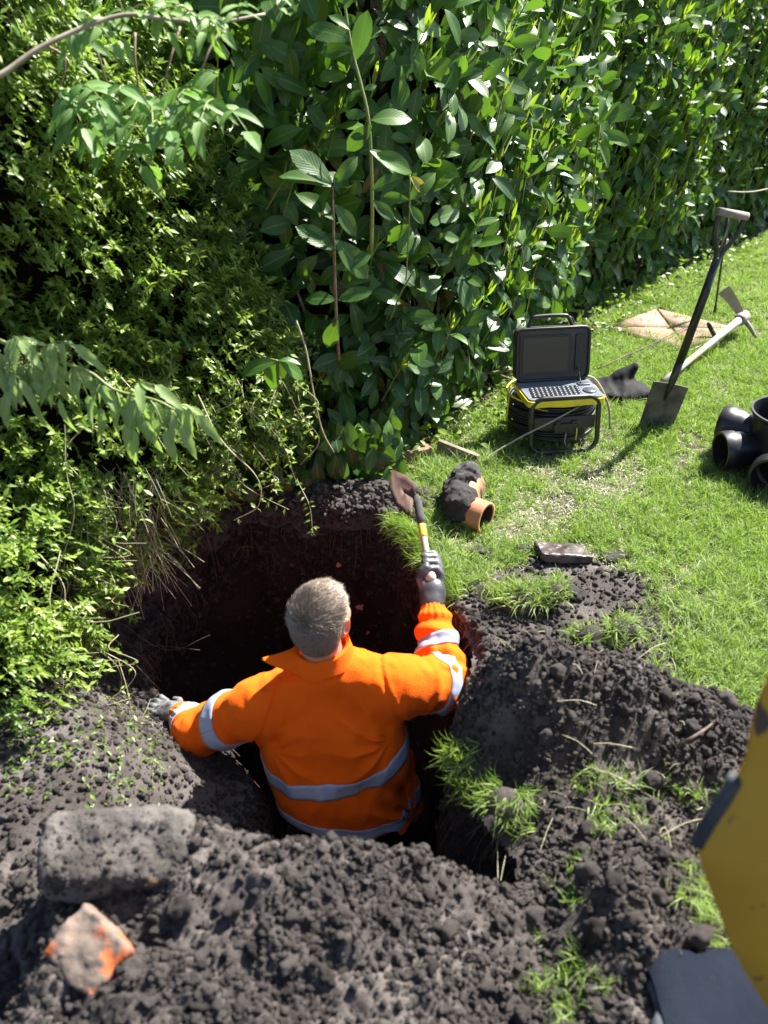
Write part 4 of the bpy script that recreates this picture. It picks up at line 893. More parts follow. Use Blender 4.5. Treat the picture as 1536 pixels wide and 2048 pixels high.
M['stone'] = mat('soil_coated_stone', (0.04, 0.034, 0.03), 0.95, var=(0.135, 0.12, 0.11), vscale=9, var2=(0.27, 0.15, 0.08), v2scale=8, v2thr=.64, v2soft=.04, bump=.012, bscale=60)
M['cable'] = mat('grey_wire', (0.25, 0.23, 0.19), 0.5)
M['digger_yellow'] = mat('scratched_yellow_paint', (0.46, 0.285, 0.018), 0.6, var=(0.36, 0.21, 0.018), vscale=4, var2=(0.05, 0.04, 0.03), v2scale=17, v2thr=.64, v2soft=.02, bump=.001, bscale=30)
M['track_rubber'] = mat('dusty_track_rubber', (0.006, 0.008, 0.016), 0.9, spec=.1, var=(0.012, 0.016, 0.026), vscale=6, var2=(0.08, 0.09, 0.1), v2scale=5, v2thr=.68, v2soft=.06, bump=.004, bscale=30)
M['pale_mud'] = mat('dried_pale_mud', (0.02, 0.026, 0.036), 0.9, var=(0.085, 0.093, 0.10), vscale=9, bump=.004, bscale=40)

# inspection camera: monitor case standing on a cable reel
e0 = G(1108, 905)
unit_ = empty('inspection_camera_case', (e0[0] + .02, e0[1] + .05, .012), (0, 0, math.radians(9)), label='open black monitor case with yellow base standing on a reel of black cable', cat='inspection camera')
def rrect(w, h, r, n=5):
    out = []
    for cx, cy, a0 in ((w / 2 - r, h / 2 - r, 0), (-w / 2 + r, h / 2 - r, 90), (-w / 2 + r, -h / 2 + r, 180), (w / 2 - r, -h / 2 + r, 270)):
        for k in range(n + 1):
            a = math.radians(a0 + 90 * k / n); out.append((cx + r * math.cos(a), cy + r * math.sin(a)))
    return np.array(out)
for k in range(13):
    z = .045 + k * .0115; r = .184 + .004 * math.sin(k * 2.1); a = np.linspace(0, 2 * math.pi, 65)[:-1]
    MB().tube(np.stack([r * np.cos(a) + .002 * np.sin(k * 3), .12 + r * .92 * np.sin(a), z + .003 * np.sin(a * 2 + k)], 1), .0056, 8, closed=True).build('cable_turn', M['black_plastic'], unit_)
MB().lathe([(.12, .03), (.16, .035), (.16, .185), (.12, .19), (.06, .185)], 40, Matrix.Translation((0, .12, 0))).build('drum', M['black_rubber'], unit_)
for z in (.205,):
    a = np.linspace(0, 2 * math.pi, 65)[:-1]
    MB().tube(np.stack([.197 * np.cos(a), .12 + .182 * np.sin(a), np.full(64, z)], 1), .0042, 8, closed=True).build('wire_hoop', M['yellow_plastic'], unit_)
for dg in (-12, 75, 140, 185):
    a = math.radians(dg); MB().tube([(.199 * math.cos(a), .12 + .184 * math.sin(a), .03), (.201 * math.cos(a), .12 + .186 * math.sin(a), .11), (.199 * math.cos(a), .12 + .184 * math.sin(a), .20)], .0042, 8).build('wire_bar', M['yellow_plastic'], unit_)
MB().tube(smooth_path([(-.13, -.02, .19), (-.05, -.035, .175), (.04, -.03, .18), (.12, -.02, .2), (.15, .0, .205), (.1, .02, .21)], 20), .0035, 7).build('rod_cable', M['yellow_plastic'], unit_)
q = rrect(.29, .235, .05); MB().tube(np.stack([q[:, 0] - .005, q[:, 0] * 0 - .085 + .02 * (q[:, 1] > 0), q[:, 1] + .1275], 1), .0105, 10, closed=True).build('tube_frame', M['black_steel'], unit_)
MB().box((-.005, -.068, .135), (.265, .012, .055), .004).build('front_plate', M['dusty_black'], unit_)
lt = MB().box((-.0, -.078, .112), (.105, .012, .045), .004); [lt.box((sx_ * .036, -.078, .139), (.022, .01, .016), .002) for sx_ in (-1, 1)]; lt.build('latch', M['black_plastic'], unit_)
MB().tube([(.0, -.088, .095), (-.004, -.09, .06), (.003, -.09, .04)], .003, 6).build('tag_string', M['cable'], unit_)
MB().tube([(.045, -.088, .115), (.046, -.09, .085), (.044, -.09, .062)], .003, 6).build('yellow_tie', M['yellow_plastic'], unit_)
tilt = Matrix.Rotation(math.radians(5), 3, 'X')
q = rrect(.335, .235, .025)
tray = MB().poly(np.stack([q[:, 0], q[:, 1] + .045, np.full(len(q), .236)], 1), (0, 0, 1), .026).build('yellow_base', M['yellow_plastic'], unit_, sharp=40)
q = rrect(.322, .222, .02)
MB().poly(np.stack([q[:, 0], q[:, 1] + .047, np.full(len(q), .2425)], 1), (0, 0, 1), .0065).build('keypad_panel', mat('keypad_grey', (0.10, 0.12, 0.15), .35, var=(0.16, 0.18, 0.21), vscale=15), unit_, sharp=40)
kb = []
for r_k in range(5):
    for c_k in range(11):
        kb.append(((-.132 + c_k * .0195 + .003 * r_k, -.035 + r_k * .021, .2455)))
me_k = None
for (kx, ky, kz) in kb:
    o = MB().box((0, 0, 0), (.016, .016, .006), 0).build('key', M['key_grey'], unit_, smooth=False) if me_k is None else link('key', me_k, unit_)
    me_k = o.data; o.location = (kx, ky, kz)
MB().lathe([(.001, .006), (.026, .006), (.03, .002), (.03, 0)], 24, Matrix.Translation((.118, .0, .2425))).build('dial', M['key_grey'], unit_)
MB().box((.118, .075, .245), (.05, .03, .008), .002).build('key_pad_small', M['key_grey'], unit_)
lidR = Matrix.Rotation(math.radians(-9), 3, 'X'); lc = Vector((0, .175, .352))
def L3(p): return np.array(lidR @ Vector(p) + lc)
def lid_plate(w, h, r, y0, y1, dx=0, dz=0):
    q = rrect(w, h, r); P = np.array([L3((a + dx, y0, b + dz)) for a, b in q]); nrm = np.array(lidR @ Vector((0, -1, 0)))
    return MB().poly(P[::-1], nrm, abs(y1 - y0))
lid_plate(.325, .226, .03, -.02, .03).build('lid', M['dusty_black'], unit_, sharp=40)
q = rrect(.318, .22, .028); MB().tube(np.array([L3((a, -.022, b)) for a, b in q]), .007, 8, closed=True).build('lid_rim', M['black_plastic'], unit_)
lid_plate(.225, .165, .006, -.024, -.012, -.035, .0).build('bezel', M['black_plastic'], unit_, sharp=40)
lid_plate(.2, .146, .003, -.0265, -.012, -.035, .0).build('display', M['screen'], unit_, sharp=40)
lid_plate(.036, .16, .006, -.028, -.012, .115, .0).build('control_strip', M['black_plastic'], unit_, sharp=40)
for dz in (.035, .022, -.05): lid_plate(.007, .007, .002, -.031, -.02, .115, dz).build('button', M['key_grey'], unit_)
MB().tube(smooth_path([L3((.105, -.03, -.06)), L3((.108, -.05, -.08)), (.11, .1, .26), (.105, .07, .25)], 10), .003, 6).build('plug_lead', M['black_rubber'], unit_)
MB().tube(smooth_path([L3((-.105, .02, .10)), L3((-.085, .02, .145)), L3((-.06, .02, .155)), L3((.05, .02, .155)), L3((.075, .02, .145)), L3((.1, .02, .10))], 30), .0085, 8).build('handle', M['black_steel'], unit_)
MB().tube(smooth_path([L3((-.085, .06, .09)), L3((-.06, .06, .14)), L3((.09, .06, .142)), L3((.12, .06, .09))], 24), .006, 8).build('rear_handle', M['black_steel'], unit_)
MB().box(L3((.17, .0, .09)), (.02, .012, .01), .003).build('catch', M['black_plastic'], unit_)
MB().tube(smooth_path([(.12, .15, .25), (.19, .13, .24), (.235, .06, .15), (.25, .04, .04)], 14), .005, 7).build('grey_lead', M['cable'], unit_)
pr = MB().tube(smooth_path([at(1160, 812, 3.44), at(1100, 845, 3.36), at(1040, 875, 3.32), at(985, 908, 3.28), at(960, 925, 3.26), at(925, 925, 3.36)], 24), .0038, 7).build('push_rod', M['cable'], label='thin grey push rod running from the cable reel down to the frame by the hedge', cat='rod')

# black bag lying behind the case
bg = G(1230, 800); bagn = lambda p, d: d + .018 * fbm(p * [1, 1, .6], 9, 3, 7) + .012 * np.abs(fbm(p * [1.6, .6, .8], 14, 2, 8))
blob('black_bag', lambda p: smin(sd_ell(p, (bg[0] + .0, bg[1] + .06, .03), (.19, .12, .045)), smin(sd_cap(p, (bg[0] + .02, bg[1] + .08, .08), (bg[0] + .10, bg[1] + .1, .13), .035, .022), sd_cap(p, (bg[0] + .02, bg[1] - .06, .02), (bg[0] + .17, bg[1] - .03, .03), .018, .03), .07), .06), (bg[0] - .25, bg[1] - .15, -.03), (bg[0] + .28, bg[1] + .3, .22), .006, M['bag'], detail=bagn, label='crumpled black fabric bag lying behind the cable reel', cat='bag')

# garden spade stuck upright in the lawn
B = G(1304, 866, -.02); Tp = at(1466, 428, 3.68); ax = unit(Tp - B); sp = empty('garden_spade', tuple(B), label='black-handled spade with T-shaped grip stuck upright in the lawn', cat='spade')
view = unit(B - np.array([0, 0, CAM_Z])); side = unit(np.cross(ax, -view)); side = -side if side[0] < 0 else side
side = unit(side + view * .45); side = unit(side - ax * (side @ ax)); nr = np.cross(side, ax); nr = -nr if nr @ view > 0 else nr
Bl = lambda s_, a_, n_=0.0: side * s_ + ax * a_ + nr * n_
u, v = np.meshgrid(np.linspace(-1, 1, 9), np.linspace(0, 1, 10), indexing='ij')
wd = .074 * (1 + .1 * v); Pb = (u * wd)[..., None] * side + (v * .27 - .03)[..., None] * ax + (.012 * u * u)[..., None] * nr
MB().slab(Pb, np.broadcast_to(nr, Pb.shape), .0035).build('blade', M['rusty_steel'], sp, sharp=50)
Lt = np.linalg.norm(Tp - B)
MB().tube([Bl(0, .16, .003), Bl(0, .22, .008), Bl(0, .27, .014), Bl(0, .36, .016)], [.004, .012, .0175, .0175], 12).build('socket', M['black_steel'], sp)
MB().tube([Bl(0, .34, .016), Bl(0, .6, .014), Bl(0, Lt - .17, .006)], [.0165, .0165, .0175], 12).build('shaft', M['black_steel'], sp)
MB().tube([Bl(0, .345, .016), Bl(0, Lt - .30, .013), Bl(0, Lt - .295, .013)], [.0180, .0180, .0170], 12).build('sleeve', M['black_plastic'], sp)
hs = unit(side - .2 * nr)
for sg in (-1, 1):
    MB().tube(smooth_path([Bl(0, Lt - .19, .007), sg * hs * .014 + ax * (Lt - .15) + nr * .006, sg * hs * .052 + ax * (Lt - .075), sg * hs * .058 + ax * (Lt - .005)], 14), [.014] * 3 + [.0105] * 11, 9).build('fork_arm', M['black_steel'], sp)
MB().tube([-hs * .068 + ax * Lt, hs * .068 + ax * Lt], .0165, 14).build('grip', M['grey_wood'], sp)
MB().tube([Bl(0, Lt - .18), Bl(0, Lt - .02)], .004, 6).build('rivet_bar', M['steel'], sp)

# mattock lying on the grass
Hd = at(1484, 636, 4.93); Hd[2] = max(Hd[2], .09); En = G(1325, 765, .03); mk = empty('mattock', tuple(Hd), label='mattock with pale wooden handle lying on the grass beside the rusty cover', cat='mattock')
dv = En - Hd; md_ = unit(dv); sidem = unit(np.cross(md_, [0, 0, 1.0]))
MB().tube([-md_ * .05, dv * .12, dv * .4, dv * .8, dv], [.026, .022, .017, .016, .02], 12).build('handle', M['wood_handle'], mk)
MB().tube([-md_ * .045, -md_ * .03, md_ * .03, md_ * .05], [.031, .036, .036, .030], 14).build('eye', M['grey_wood'], mk)
P1 = at(1484, 632, 4.93) - Hd; P2 = at(1447, 580, 4.98) - Hd; wv = unit(np.cross(P2 - P1, view)) * .034
uu, vv = np.meshgrid(np.linspace(-1, 1, 5), np.linspace(0, 1, 7), indexing='ij')
Pa = P1 + (P2 - P1) * vv[..., None] + uu[..., None] * wv * (.55 + .5 * vv[..., None]) + np.array([0, 0, .01]) * np.sin(vv * 3)[..., None]
MB().slab(Pa, np.broadcast_to(-view, Pa.shape), .007).build('adze_blade', mat('dusty_blade', (.30, .23, .15), .7, .2, var=(.38, .3, .2), vscale=20), mk, sharp=50)
P3 = at(1512, 676, 4.85) - Hd; MB().tube(smooth_path([md_ * .0, P3 * .5 + [0, 0, .01], P3], 8), np.linspace(.018, .009, 8), 7).build('pick', M['grey_wood'], mk)

# manhole cover: slab with a cross of grooves, in its frame
mc = G(1335, 663); cover = empty('manhole_cover', (mc[0] + .02, mc[1], .0), (0, 0, math.radians(43)), label='square rusty pinkish manhole cover with a dark cross set in the grass by the hedge', cat='manhole cover')
h_ = .262
MB().box((0, 0, .004), (2 * h_ + .02, 2 * h_ + .02, .016), .003).build('groove_bed', M['groove'], cover)
import bmesh
for k in range(4):
    a0 = math.pi / 2 * k; tri = np.array([[.012, .0], [h_, -h_ + .012], [h_, h_ - .012]]); tri[0, 0] = .016; c_, s_a = math.cos(a0), math.sin(a0)
    tri = tri @ np.array([[c_, s_a], [-s_a, c_]]); P = np.stack([tri[:, 0], tri[:, 1], np.full(3, .027)], 1)
    MB().poly(P, (0, 0, 1), .014).build('cover_panel', M['rust_cover'], cover, smooth=False)
for sx_, sy_, w_, l_ in ((0, h_ + .012, 2 * h_ + .05, .018), (0, -h_ - .012, 2 * h_ + .05, .018), (h_ + .012, 0, .018, 2 * h_), (-h_ - .012, 0, .018, 2 * h_)):
    MB().box((sx_, sy_, .01), (w_, l_, .026), .003).build('frame', M['black_steel'], cover)
# lifting key, chisel
K0 = G(1428, 634, 0); K1 = at(1456, 432, K0[1] + .0); lk = empty('lifting_key', tuple(K0), label='thin black steel lifting bar standing upright behind the spade handle', cat='steel bar')
dK = K1 - K0; MB().tube([dK * -.03, dK * .1, dK * .12, dK * .5, dK], [.009, .009, .0065, .0065, .0075], 8).build('rod', M['black_steel'], lk)
MB().tube([dK * -.05, dK * .02], .0115, 8).build('foot', M['black_steel'], lk)
MB().tube([dK * .62, dK], .011, 8).build('upper_rod', M['black_steel'], lk)
c0 = G(1437, 687, 0); c1 = at(1415, 645, c0[1] + .08); ch = MB().box((0, 0, 0), (.03, .014, .16), .003, Matrix.Rotation(.05, 3, 'Y'))
cho = MB().tube([c0, c0 + (c1 - c0) * .85, c1], [.017, .016, .007], 4).build('steel_chisel', M['black_steel'], label='short dark steel chisel leaning against the edge of the rusty cover', cat='chisel', smooth=False)

# inspection chamber base, black plastic with three sockets
cb = G(1584, 950); cham = empty('drain_chamber', (cb[0], cb[1] + .06, 0), label='black plastic drain inspection chamber base with open side sockets on the lawn', cat='drain chamber')
R_ = .178
MB().lathe([(.0, .012), (R_ * .82, .012), (R_ * .93, .03), (R_ * .96, .1), (R_ * .97, .225), (R_, .23), (R_ * 1.035, .24), (R_ * 1.035, .25), (R_ * .985, .25), (R_ * .95, .22), (R_ * .92, .1), (R_ * .5, .05), (0, .045)], 64).build('chamber_wall', M['black_plastic'], cham, sharp=40)
def socket(ang, z, r, l, dz=0.0):
    d = Vector((math.cos(ang), math.sin(ang), dz)).normalized(); q = d.to_track_quat('Z', 'Y').to_matrix().to_4x4(); q.translation = Vector((d.x * R_ * .8, d.y * R_ * .8, z))
    return MB().lathe([(r * .80, 0), (r * .86, 0), (r * .88, l * .35), (r * 1.0, l * .45), (r * 1.0, l * .62), (r * 1.08, l * .70), (r * 1.08, l * .88), (r * 1.02, l), (r * .90, l), (r * .88, l * .9), (r * .88, l * .55), (r * .76, l * .5), (r * .74, 0)], 40, q)
socket(math.radians(186), .095, .075, .16).build('socket', M['black_plastic'], cham, sharp=40)
so = socket(math.radians(235), .088, .082, .17, -.04).build('socket', M['black_plastic'], cham, sharp=40)
socket(math.radians(142), .12, .078, .15).build('socket', M['black_plastic'], cham, sharp=40)
socket(math.radians(300), .09, .078, .15).build('socket', M['black_plastic'], cham, sharp=40)
MB().tube(smooth_path([G(1436, 836, .012), G(1420, 843, .012), G(1417, 855, .012), G(1426, 868, .012), G(1440, 878, .012), G(1452, 884, .01)], 20), .0032, 7).build('wire_loop', M['cable'], label='loop of thin grey wire on the grass left of the black chamber', cat='wire')

# clay pipe bend caked in mud
pb = G(945, 1065); pipe = empty('clay_pipe', (pb[0], pb[1], .0), label='orange clay pipe bend caked in black mud lying on the grass', cat='clay pipe')
pl0 = np.array(pipe.location); A0 = G(972, 1036, .062) - pl0; A1 = G(922, 1012, .068) - pl0; A2 = G(936, 968, .085) - pl0
path = smooth_path([A0, (A0 + A1) / 2 + [-.01, 0, 0], A1, A2], 16)
rad = np.full(16, .059); rad[10:] = .066
MB().tube(path, rad, 28, cap=False).build('pipe_wall', M['clay'], pipe); MB().tube(path, rad - .011, 28, cap=False).build('bore', M['groove'], pipe)
Tn = unit(path[0] - path[1]); a = np.linspace(0, 2 * math.pi, 33)[:-1]; Uu = unit(np.cross(Tn, [0, 0, 1.])); Ww = np.cross(Tn, Uu)
ring = lambda r, o: path[0] + Tn * o + r * (np.cos(a)[:, None] * Uu + np.sin(a)[:, None] * Ww)
rg = MB(); R4 = np.stack([ring(.0595, -.001), ring(.0585, .002), ring(.049, .002), ring(.048, -.001)]); R4 = np.concatenate([R4, R4[:, :1]], 1); rg.grid(R4); rg.build('mouth_rim', mat('bare_clay', (.55, .25, .13), .6, var=(.45, .2, .1), vscale=30), pipe)
pl = np.array(pipe.location)
def mudf(p):
    q = p - pl; d = 9
    for k in range(5, 16, 2): d = smin(d, np.linalg.norm(q - path[k] - np.array([-.008, 0, .016 if k > 6 else .0]), axis=1) - (.068 if k > 6 else .05), .03)
    return d
blob('caked_mud', lambda p: mudf(p + pl), np.array([-.16, -.15, -.02]), np.array([.16, .35, .22]), .005, M['mud'], pipe, detail=lambda p, d: d + .005 + .020 * fbm(p, 30, 4, 4) + .014 * fbm(p, 11, 2, 9), band=.04)

# broken dark shard and flat lumps near the rim
sh0 = G(1120, 1105, .03); 
def slabrock(name, c, size, rotz, m, h=.006, seed=0, tiltx=0.0, tilty=0.0, amp=.01, rnd=.008, **k):
    R = np.array((Matrix.Rotation(rotz, 3, 'Z') @ Matrix.Rotation(tiltx, 3, 'X') @ Matrix.Rotation(tilty, 3, 'Y'))); s = np.array(size) / 2; c = np.array(c)
    def f(p):
        q = np.abs((p - c) @ R) - (s - rnd); return np.linalg.norm(np.maximum(q, 0), axis=1) + np.minimum(q.max(1), 0) - rnd
    e = np.abs(R) @ s + .03
    return blob(name, f, c - e, c + e, h, m, detail=lambda p, d: d + amp * fbm(p, .05 / max(size) * 90, 4, seed), band=.05, **k)
slabrock('clay_shard', (sh0[0] + .01, sh0[1], .03), (.18, .10, .03), .12, M['wet_slate'], .004, 3, -.10, .12, .012, .003, label='flat dark broken drain shard lying on the grass at the pit edge', cat='pipe shard')
f0 = G(1228, 1118); slabrock('flat_soil_lump', (f0[0], f0[1], .012), (.09, .06, .02), .3, M['mud'], .004, 5, 0, 0, .008, .01, label='small flat cake of grey mud trodden into the grass right of the shard', cat='mud lump')
for px, py, sz, lb in ((1045, 1108, .05, 'dark soil lump touching the left end of the broken shard'), (960, 1112, .05, 'dark soil lump on the pit edge between the glove and the shard'), (1145, 1195, .06, 'grey stone lump in the bare soil behind the turf tufts'), (1262, 840, .0, '')):
    if sz: g = G(px, py); slabrock('soil_lump', (g[0], g[1], .012), (sz * 1.3, sz, sz * .7), rng.uniform(0, 3), M['mud'], .004, int(px), 0, 0, .014, .016, label=lb, cat='soil lump')

# old boards and frame edge below the hedge
def board(a, b, z0, z1, w, t, name, m, **k):
    A, Bb = G(*a, z0), G(*b, z1); d = Bb - A; L = np.linalg.norm(d); rz = math.atan2(d[1], d[0]); ry = -math.asin(d[2] / L)
    return MB().box((A + Bb) / 2, (L, t, w), .003, Matrix.Rotation(rz, 3, 'Z') @ Matrix.Rotation(ry, 3, 'Y')).build(name, m, sharp=40, **k)
board((700, 945), (862, 908), .02, .03, .07, .03, 'timber_board', M['old_wood'], label='old brown timber edging board half buried under the hedge', cat='board')
board((876, 898), (955, 930), .035, .02, .09, .022, 'timber_board', mat('grey_board', (.14, .11, .085), .8, var=(.25, .21, .17), vscale=18), label='short grey wooden board edge at the end of the push rod', cat='board')
br = empty('fallen_branch', tuple(G(940, 760)), label='long thin bare branch lying along the hedge foot left of the monitor case', cat='branch'); bl0 = np.array(br.location)
for pts, r in (([G(850, 782, .06), G(905, 757, .09), G(960, 748, .10), G(1035, 738, .12)], .008), ([G(905, 757, .09), G(935, 772, .05), G(1030, 775, .04)], .005), ([G(1000, 750, .11), G(1020, 757, .09), G(1040, 762, .08)], .004)):
    MB().tube(smooth_path(pts, 14) - bl0, np.linspace(r, r * .6, 14), 7).build('limb', M['stem_brown'], br)
MB().tube(smooth_path([at(592, 640, 2.75), at(612, 700, 2.73), at(628, 790, 2.7), at(645, 862, 2.72), at(668, 905, 2.76)], 20), np.linspace(.0035, .0022, 20), 6).build('dry_cane', M['vine'], label='long dry brown cane standing against the laurel leaves above the pit', cat='cane')
MB().tube(smooth_path([G(1195, 738, .03), G(1250, 712, .05), G(1300, 690, .04), G(1400, 640, .05)], 14), np.linspace(.004, .003, 14), 6).build('thin_stick', M['root'], label='thin stick lying in the grass in front of the rusty cover', cat='stick')
MB().tube(smooth_path([at(1455, 383, 6.2), at(1500, 384, 6.3), at(1545, 376, 6.4)], 10), .005, 6).build('bare_twig', M['vine'], label='bare pale twig poking out of the far hedge above the spade grip', cat='twig')
# low weeds and leaf litter at the hedge foot
wd_ = empty('hedge_weeds', (0, 0, 0), label='low weeds and ivy-like leaves growing along the foot of the laurel hedge', kind='stuff', cat='weeds')
LW = Leaves('laurel'); 
for q in range(1500):
    s0 = rng.uniform(1.9, 8.0); a, t_, n_ = hedge_at(np.array([s0])); p = a[0] + n_[0] * rng.uniform(-.15, .30 if s0 > 3.6 else .12) + [0, 0, rng.uniform(.01, .13)]
    if inside(pit, np.array([p[0]]), np.array([p[1]]))[0]: continue
    LW.add(p + np.array([rng.normal(0, .02)] * 2 + [0]), unit(rng.normal(0, 1, 3) * [1, 1, .3] + [0, 0, .2]), [0, -.6, .6] + rng.normal(0, .5, 3), rng.uniform(.02, .05), rng.normal(.55, .2))
LW.build(wd_, 0, M['shrub'])
LW = Leaves('laurel')
for q in range(500):
    s0 = rng.uniform(1.4, 7.0); a, t_, n_ = hedge_at(np.array([s0])); p = a[0] + n_[0] * rng.uniform(-.2, .3 if s0 > 3.2 else .16); 
    if inside(pit, p[:1], p[1:2])[0]: continue
    p[2] = ground_h(p[:1], p[1:2])[0] + .01; LW.add(p, unit(rng.normal(0, 1, 3) * [1, 1, .15]), [0, 0, 1.] + rng.normal(0, .3, 3), rng.uniform(.03, .08), rng.uniform(0, 1))
lit = empty('leaf_litter', (0, 0, 0), label='brown fallen laurel leaves scattered at the foot of the hedge', kind='stuff', cat='leaf litter'); LW.build(lit, 0, M['litter'])
LW = Leaves('shrub')
for q in range(420):
    px, py = rng.uniform(0, 320), rng.uniform(1400, 1640); g = G(px, py, -.05)
    if rng.random() > .35 + .4 * (vnoise(np.array([[g[0] * 9, g[1] * 9, 0]]), 3)[0]): continue
    g[2] = ground_h(g[:1], g[1:2])[0] + .012
    for z in range(3): LW.add(g + rng.normal(0, .012, 3) * [1, 1, .4], unit(rng.normal(0, 1, 3) * [1, 1, .3]), [0, 0, 1.] + rng.normal(0, .4, 3), rng.uniform(.010, .022), rng.normal(.45, .2))
sl = empty('seedlings', (0, 0, 0), label='small green seedlings and trailing leaves on the bare soil at the left', kind='stuff', cat='seedlings'); LW.build(sl, 0)

# the two lumps lying on the near heap
st0 = at(232, 1722, 1.10)
slabrock('soil_covered_stone', (st0[0], st0[1] + .03, zsurf(st0[0], st0[1] + .03, 'n') + .012), (.275, .14, .10), .08, M['stone'], .0045, 11, .22, .02, .02, .02, label='large grey soil-covered stone block on top of the near heap', cat='stone')
stn = bpy.data.objects['soil_covered_stone']; sv = np.array([v.co[:] for v in stn.data.vertices]); up_ = sv[sv[:, 2] > np.median(sv[:, 2]) - .02]; k = rng.integers(0, len(up_), 700); k = k[(fbm(up_[k], 9, 2, 4) > -.1) ]
scatter('stone_crumbs', crumbs, 8, up_[k], rng.uniform(0, 6.28, (len(k), 3)), .0015 + .006 * rng.random(len(k)) ** 2.5, np.clip(rng.normal(.5, .25, len(k)), 0, 1), stn)
bk = at(178, 1905, .95); slabrock('broken_brick', (bk[0], bk[1] + .01, zsurf(bk[0], bk[1], 'n') + .010), (.125, .10, .06), -.75, M['brick'], .004, 15, .45, .2, .010, .005, label='broken orange and cream brick piece on the near heap', cat='brick')
# torn turf clods with grass still on them
cl = 0
def clod(px, py, z, size, label, n=40, L0=.6, L1=1.2, t=.5, ang=None, sc=1.0, col=None):
    g = G(px, py, z); s = np.array(size) / 2; R = np.eye(3)
    e = empty('turf_clod', tuple(g), label=label, cat='turf clod', group='torn turf clods round the pit')
    blob('earth', lambda p: sd_ell(p, (0, 0, 0), s), -s - .03, s + .03, .007, M['soil'], e, detail=lambda p, d: d + .03 * fbm(p + g, 9, 4, 3), band=.06)
    a = unit(rng.normal(0, 1, (n * 3, 3))); a = a[a[:, 2] > .1][:n]; P = a * s * .95
    d = a + [0, 0, .2]; 
    if ang is not None: d = d + np.array(ang)
    R3 = frames(np.cross(d, rng.normal(0, 1, (len(d), 3))), d)
    scatter('grass', longt, 5, P, eul(R3), rng.uniform(L0, L1, len(P)), np.clip(rng.normal(t, .2, len(P)), 0, 1), e)
clod(1040, 1205, .03, (.16, .10, .08), 'thick green turf clod overhanging the pit beside the raised arm', 34, .6, 1.05, .7, (-.5, -.3, .1))
clod(1110, 1190, .05, (.08, .07, .07), 'upright green grass tuft behind the right end of the overhanging clod', 16, .5, .85, .7)
clod(965, 1180, .0, (.12, .07, .06), 'small yellowish turf tuft on the pit rim right of the gloved hand', 16, .5, .9, .4, (-.5, -.6, 0))
clod(1240, 1265, .05, (.09, .06, .06), 'bright green tuft on the bare soil behind the right heap', 18, .5, .9, .75, (.3, -.4, 0))
clod(1180, 1280, .03, (.13, .06, .06), 'sparse grass tuft between the two greener ones behind the right heap', 14, .45, .85, .6, (-.2, -.5, 0))
clod(950, 1535, .0, (.13, .13, .11), 'long-bladed turf clod hanging down into the pit by the orange jacket', 42, .6, 1.05, .45, (-.7, -1.1, -.9))
clod(1010, 1610, .05, (.10, .09, .08), 'turf clod with pale blades below the hanging one', 18, .45, .8, .4, (-.3, -.8, -.3))
for (px, py, z, rx, ry, n, s0, s1, t, lb) in [(1300, 1510, .2, .14, .08, 16, .4, .95, .5, 'loose green blades torn out on top of the right heap'), (1215, 1500, .2, .06, .05, 14, .4, .8, .6, 'small spray of blades left of the torn ones on the right heap'), (1420, 1560, .12, .16, .04, 9, .4, .8, .6, 'row of pale blades beside the yellow machine panel'),
                                               (1125, 1700, .1, .06, .16, 13, .35, .8, .2, 'pale root-like blades in the gully between the two heaps'), (1415, 1840, .08, .06, .12, 30, .5, .9, .85, 'bright green tuft beside the lower edge of the yellow panel'), (1145, 1920, .16, .07, .1, 24, .4, .8, .3, 'faint yellowish blades in the soil at the bottom of the photo'),
                                               (1250, 1590, .18, .1, .05, 7, .4, .8, .5, 'thin blades below the torn ones on the right heap')]:
    g = G(px, py, z); a = rng.normal(0, .5, (n, 2)); x = g[0] + a[:, 0] * rx; y = g[1] + a[:, 1] * ry
    zz = np.array([zsurf(p, q, 'r') for p, q in zip(x, y)]); E = np.stack([rng.normal(0, .9, n), rng.normal(0, .9, n), rng.uniform(0, 6.28, n)], 1)
    scatter('loose_grass', longt, 5, np.stack([x, y, zz], 1), E, rng.uniform(s0, s1, n), np.clip(rng.normal(t, .2, n), 0, 1), label=lb, cat='grass')
MB().tube(smooth_path([G(1445, 1430, .1), G(1415, 1455, .17), G(1385, 1475, .19), G(1360, 1490, .16)], 10), np.linspace(.003, .005, 10), 6).build('dark_stick', M['root'], label='short dark stick poking out of the right heap', cat='stick')
sg_ = MB()
for q in range(70):
    px, py = rng.uniform(1000, 1450), rng.uniform(1330, 1700); g = G(px, py, .15); z = zsurf(g[0], g[1], 'r'); a = rng.normal(0, .03, 3)
    sg_.tube(smooth_path([[g[0], g[1], z], [g[0] + a[0], g[1] + a[1], z + .012], [g[0] + 1.8 * a[0], g[1] + 1.8 * a[1], z + .002]], 5), .0009, 3, cap=False)
sg_.build('straw_bits', M['vine'], kind='stuff', label='fine pale roots and straw bits strewn over the right heap', cat='straw')

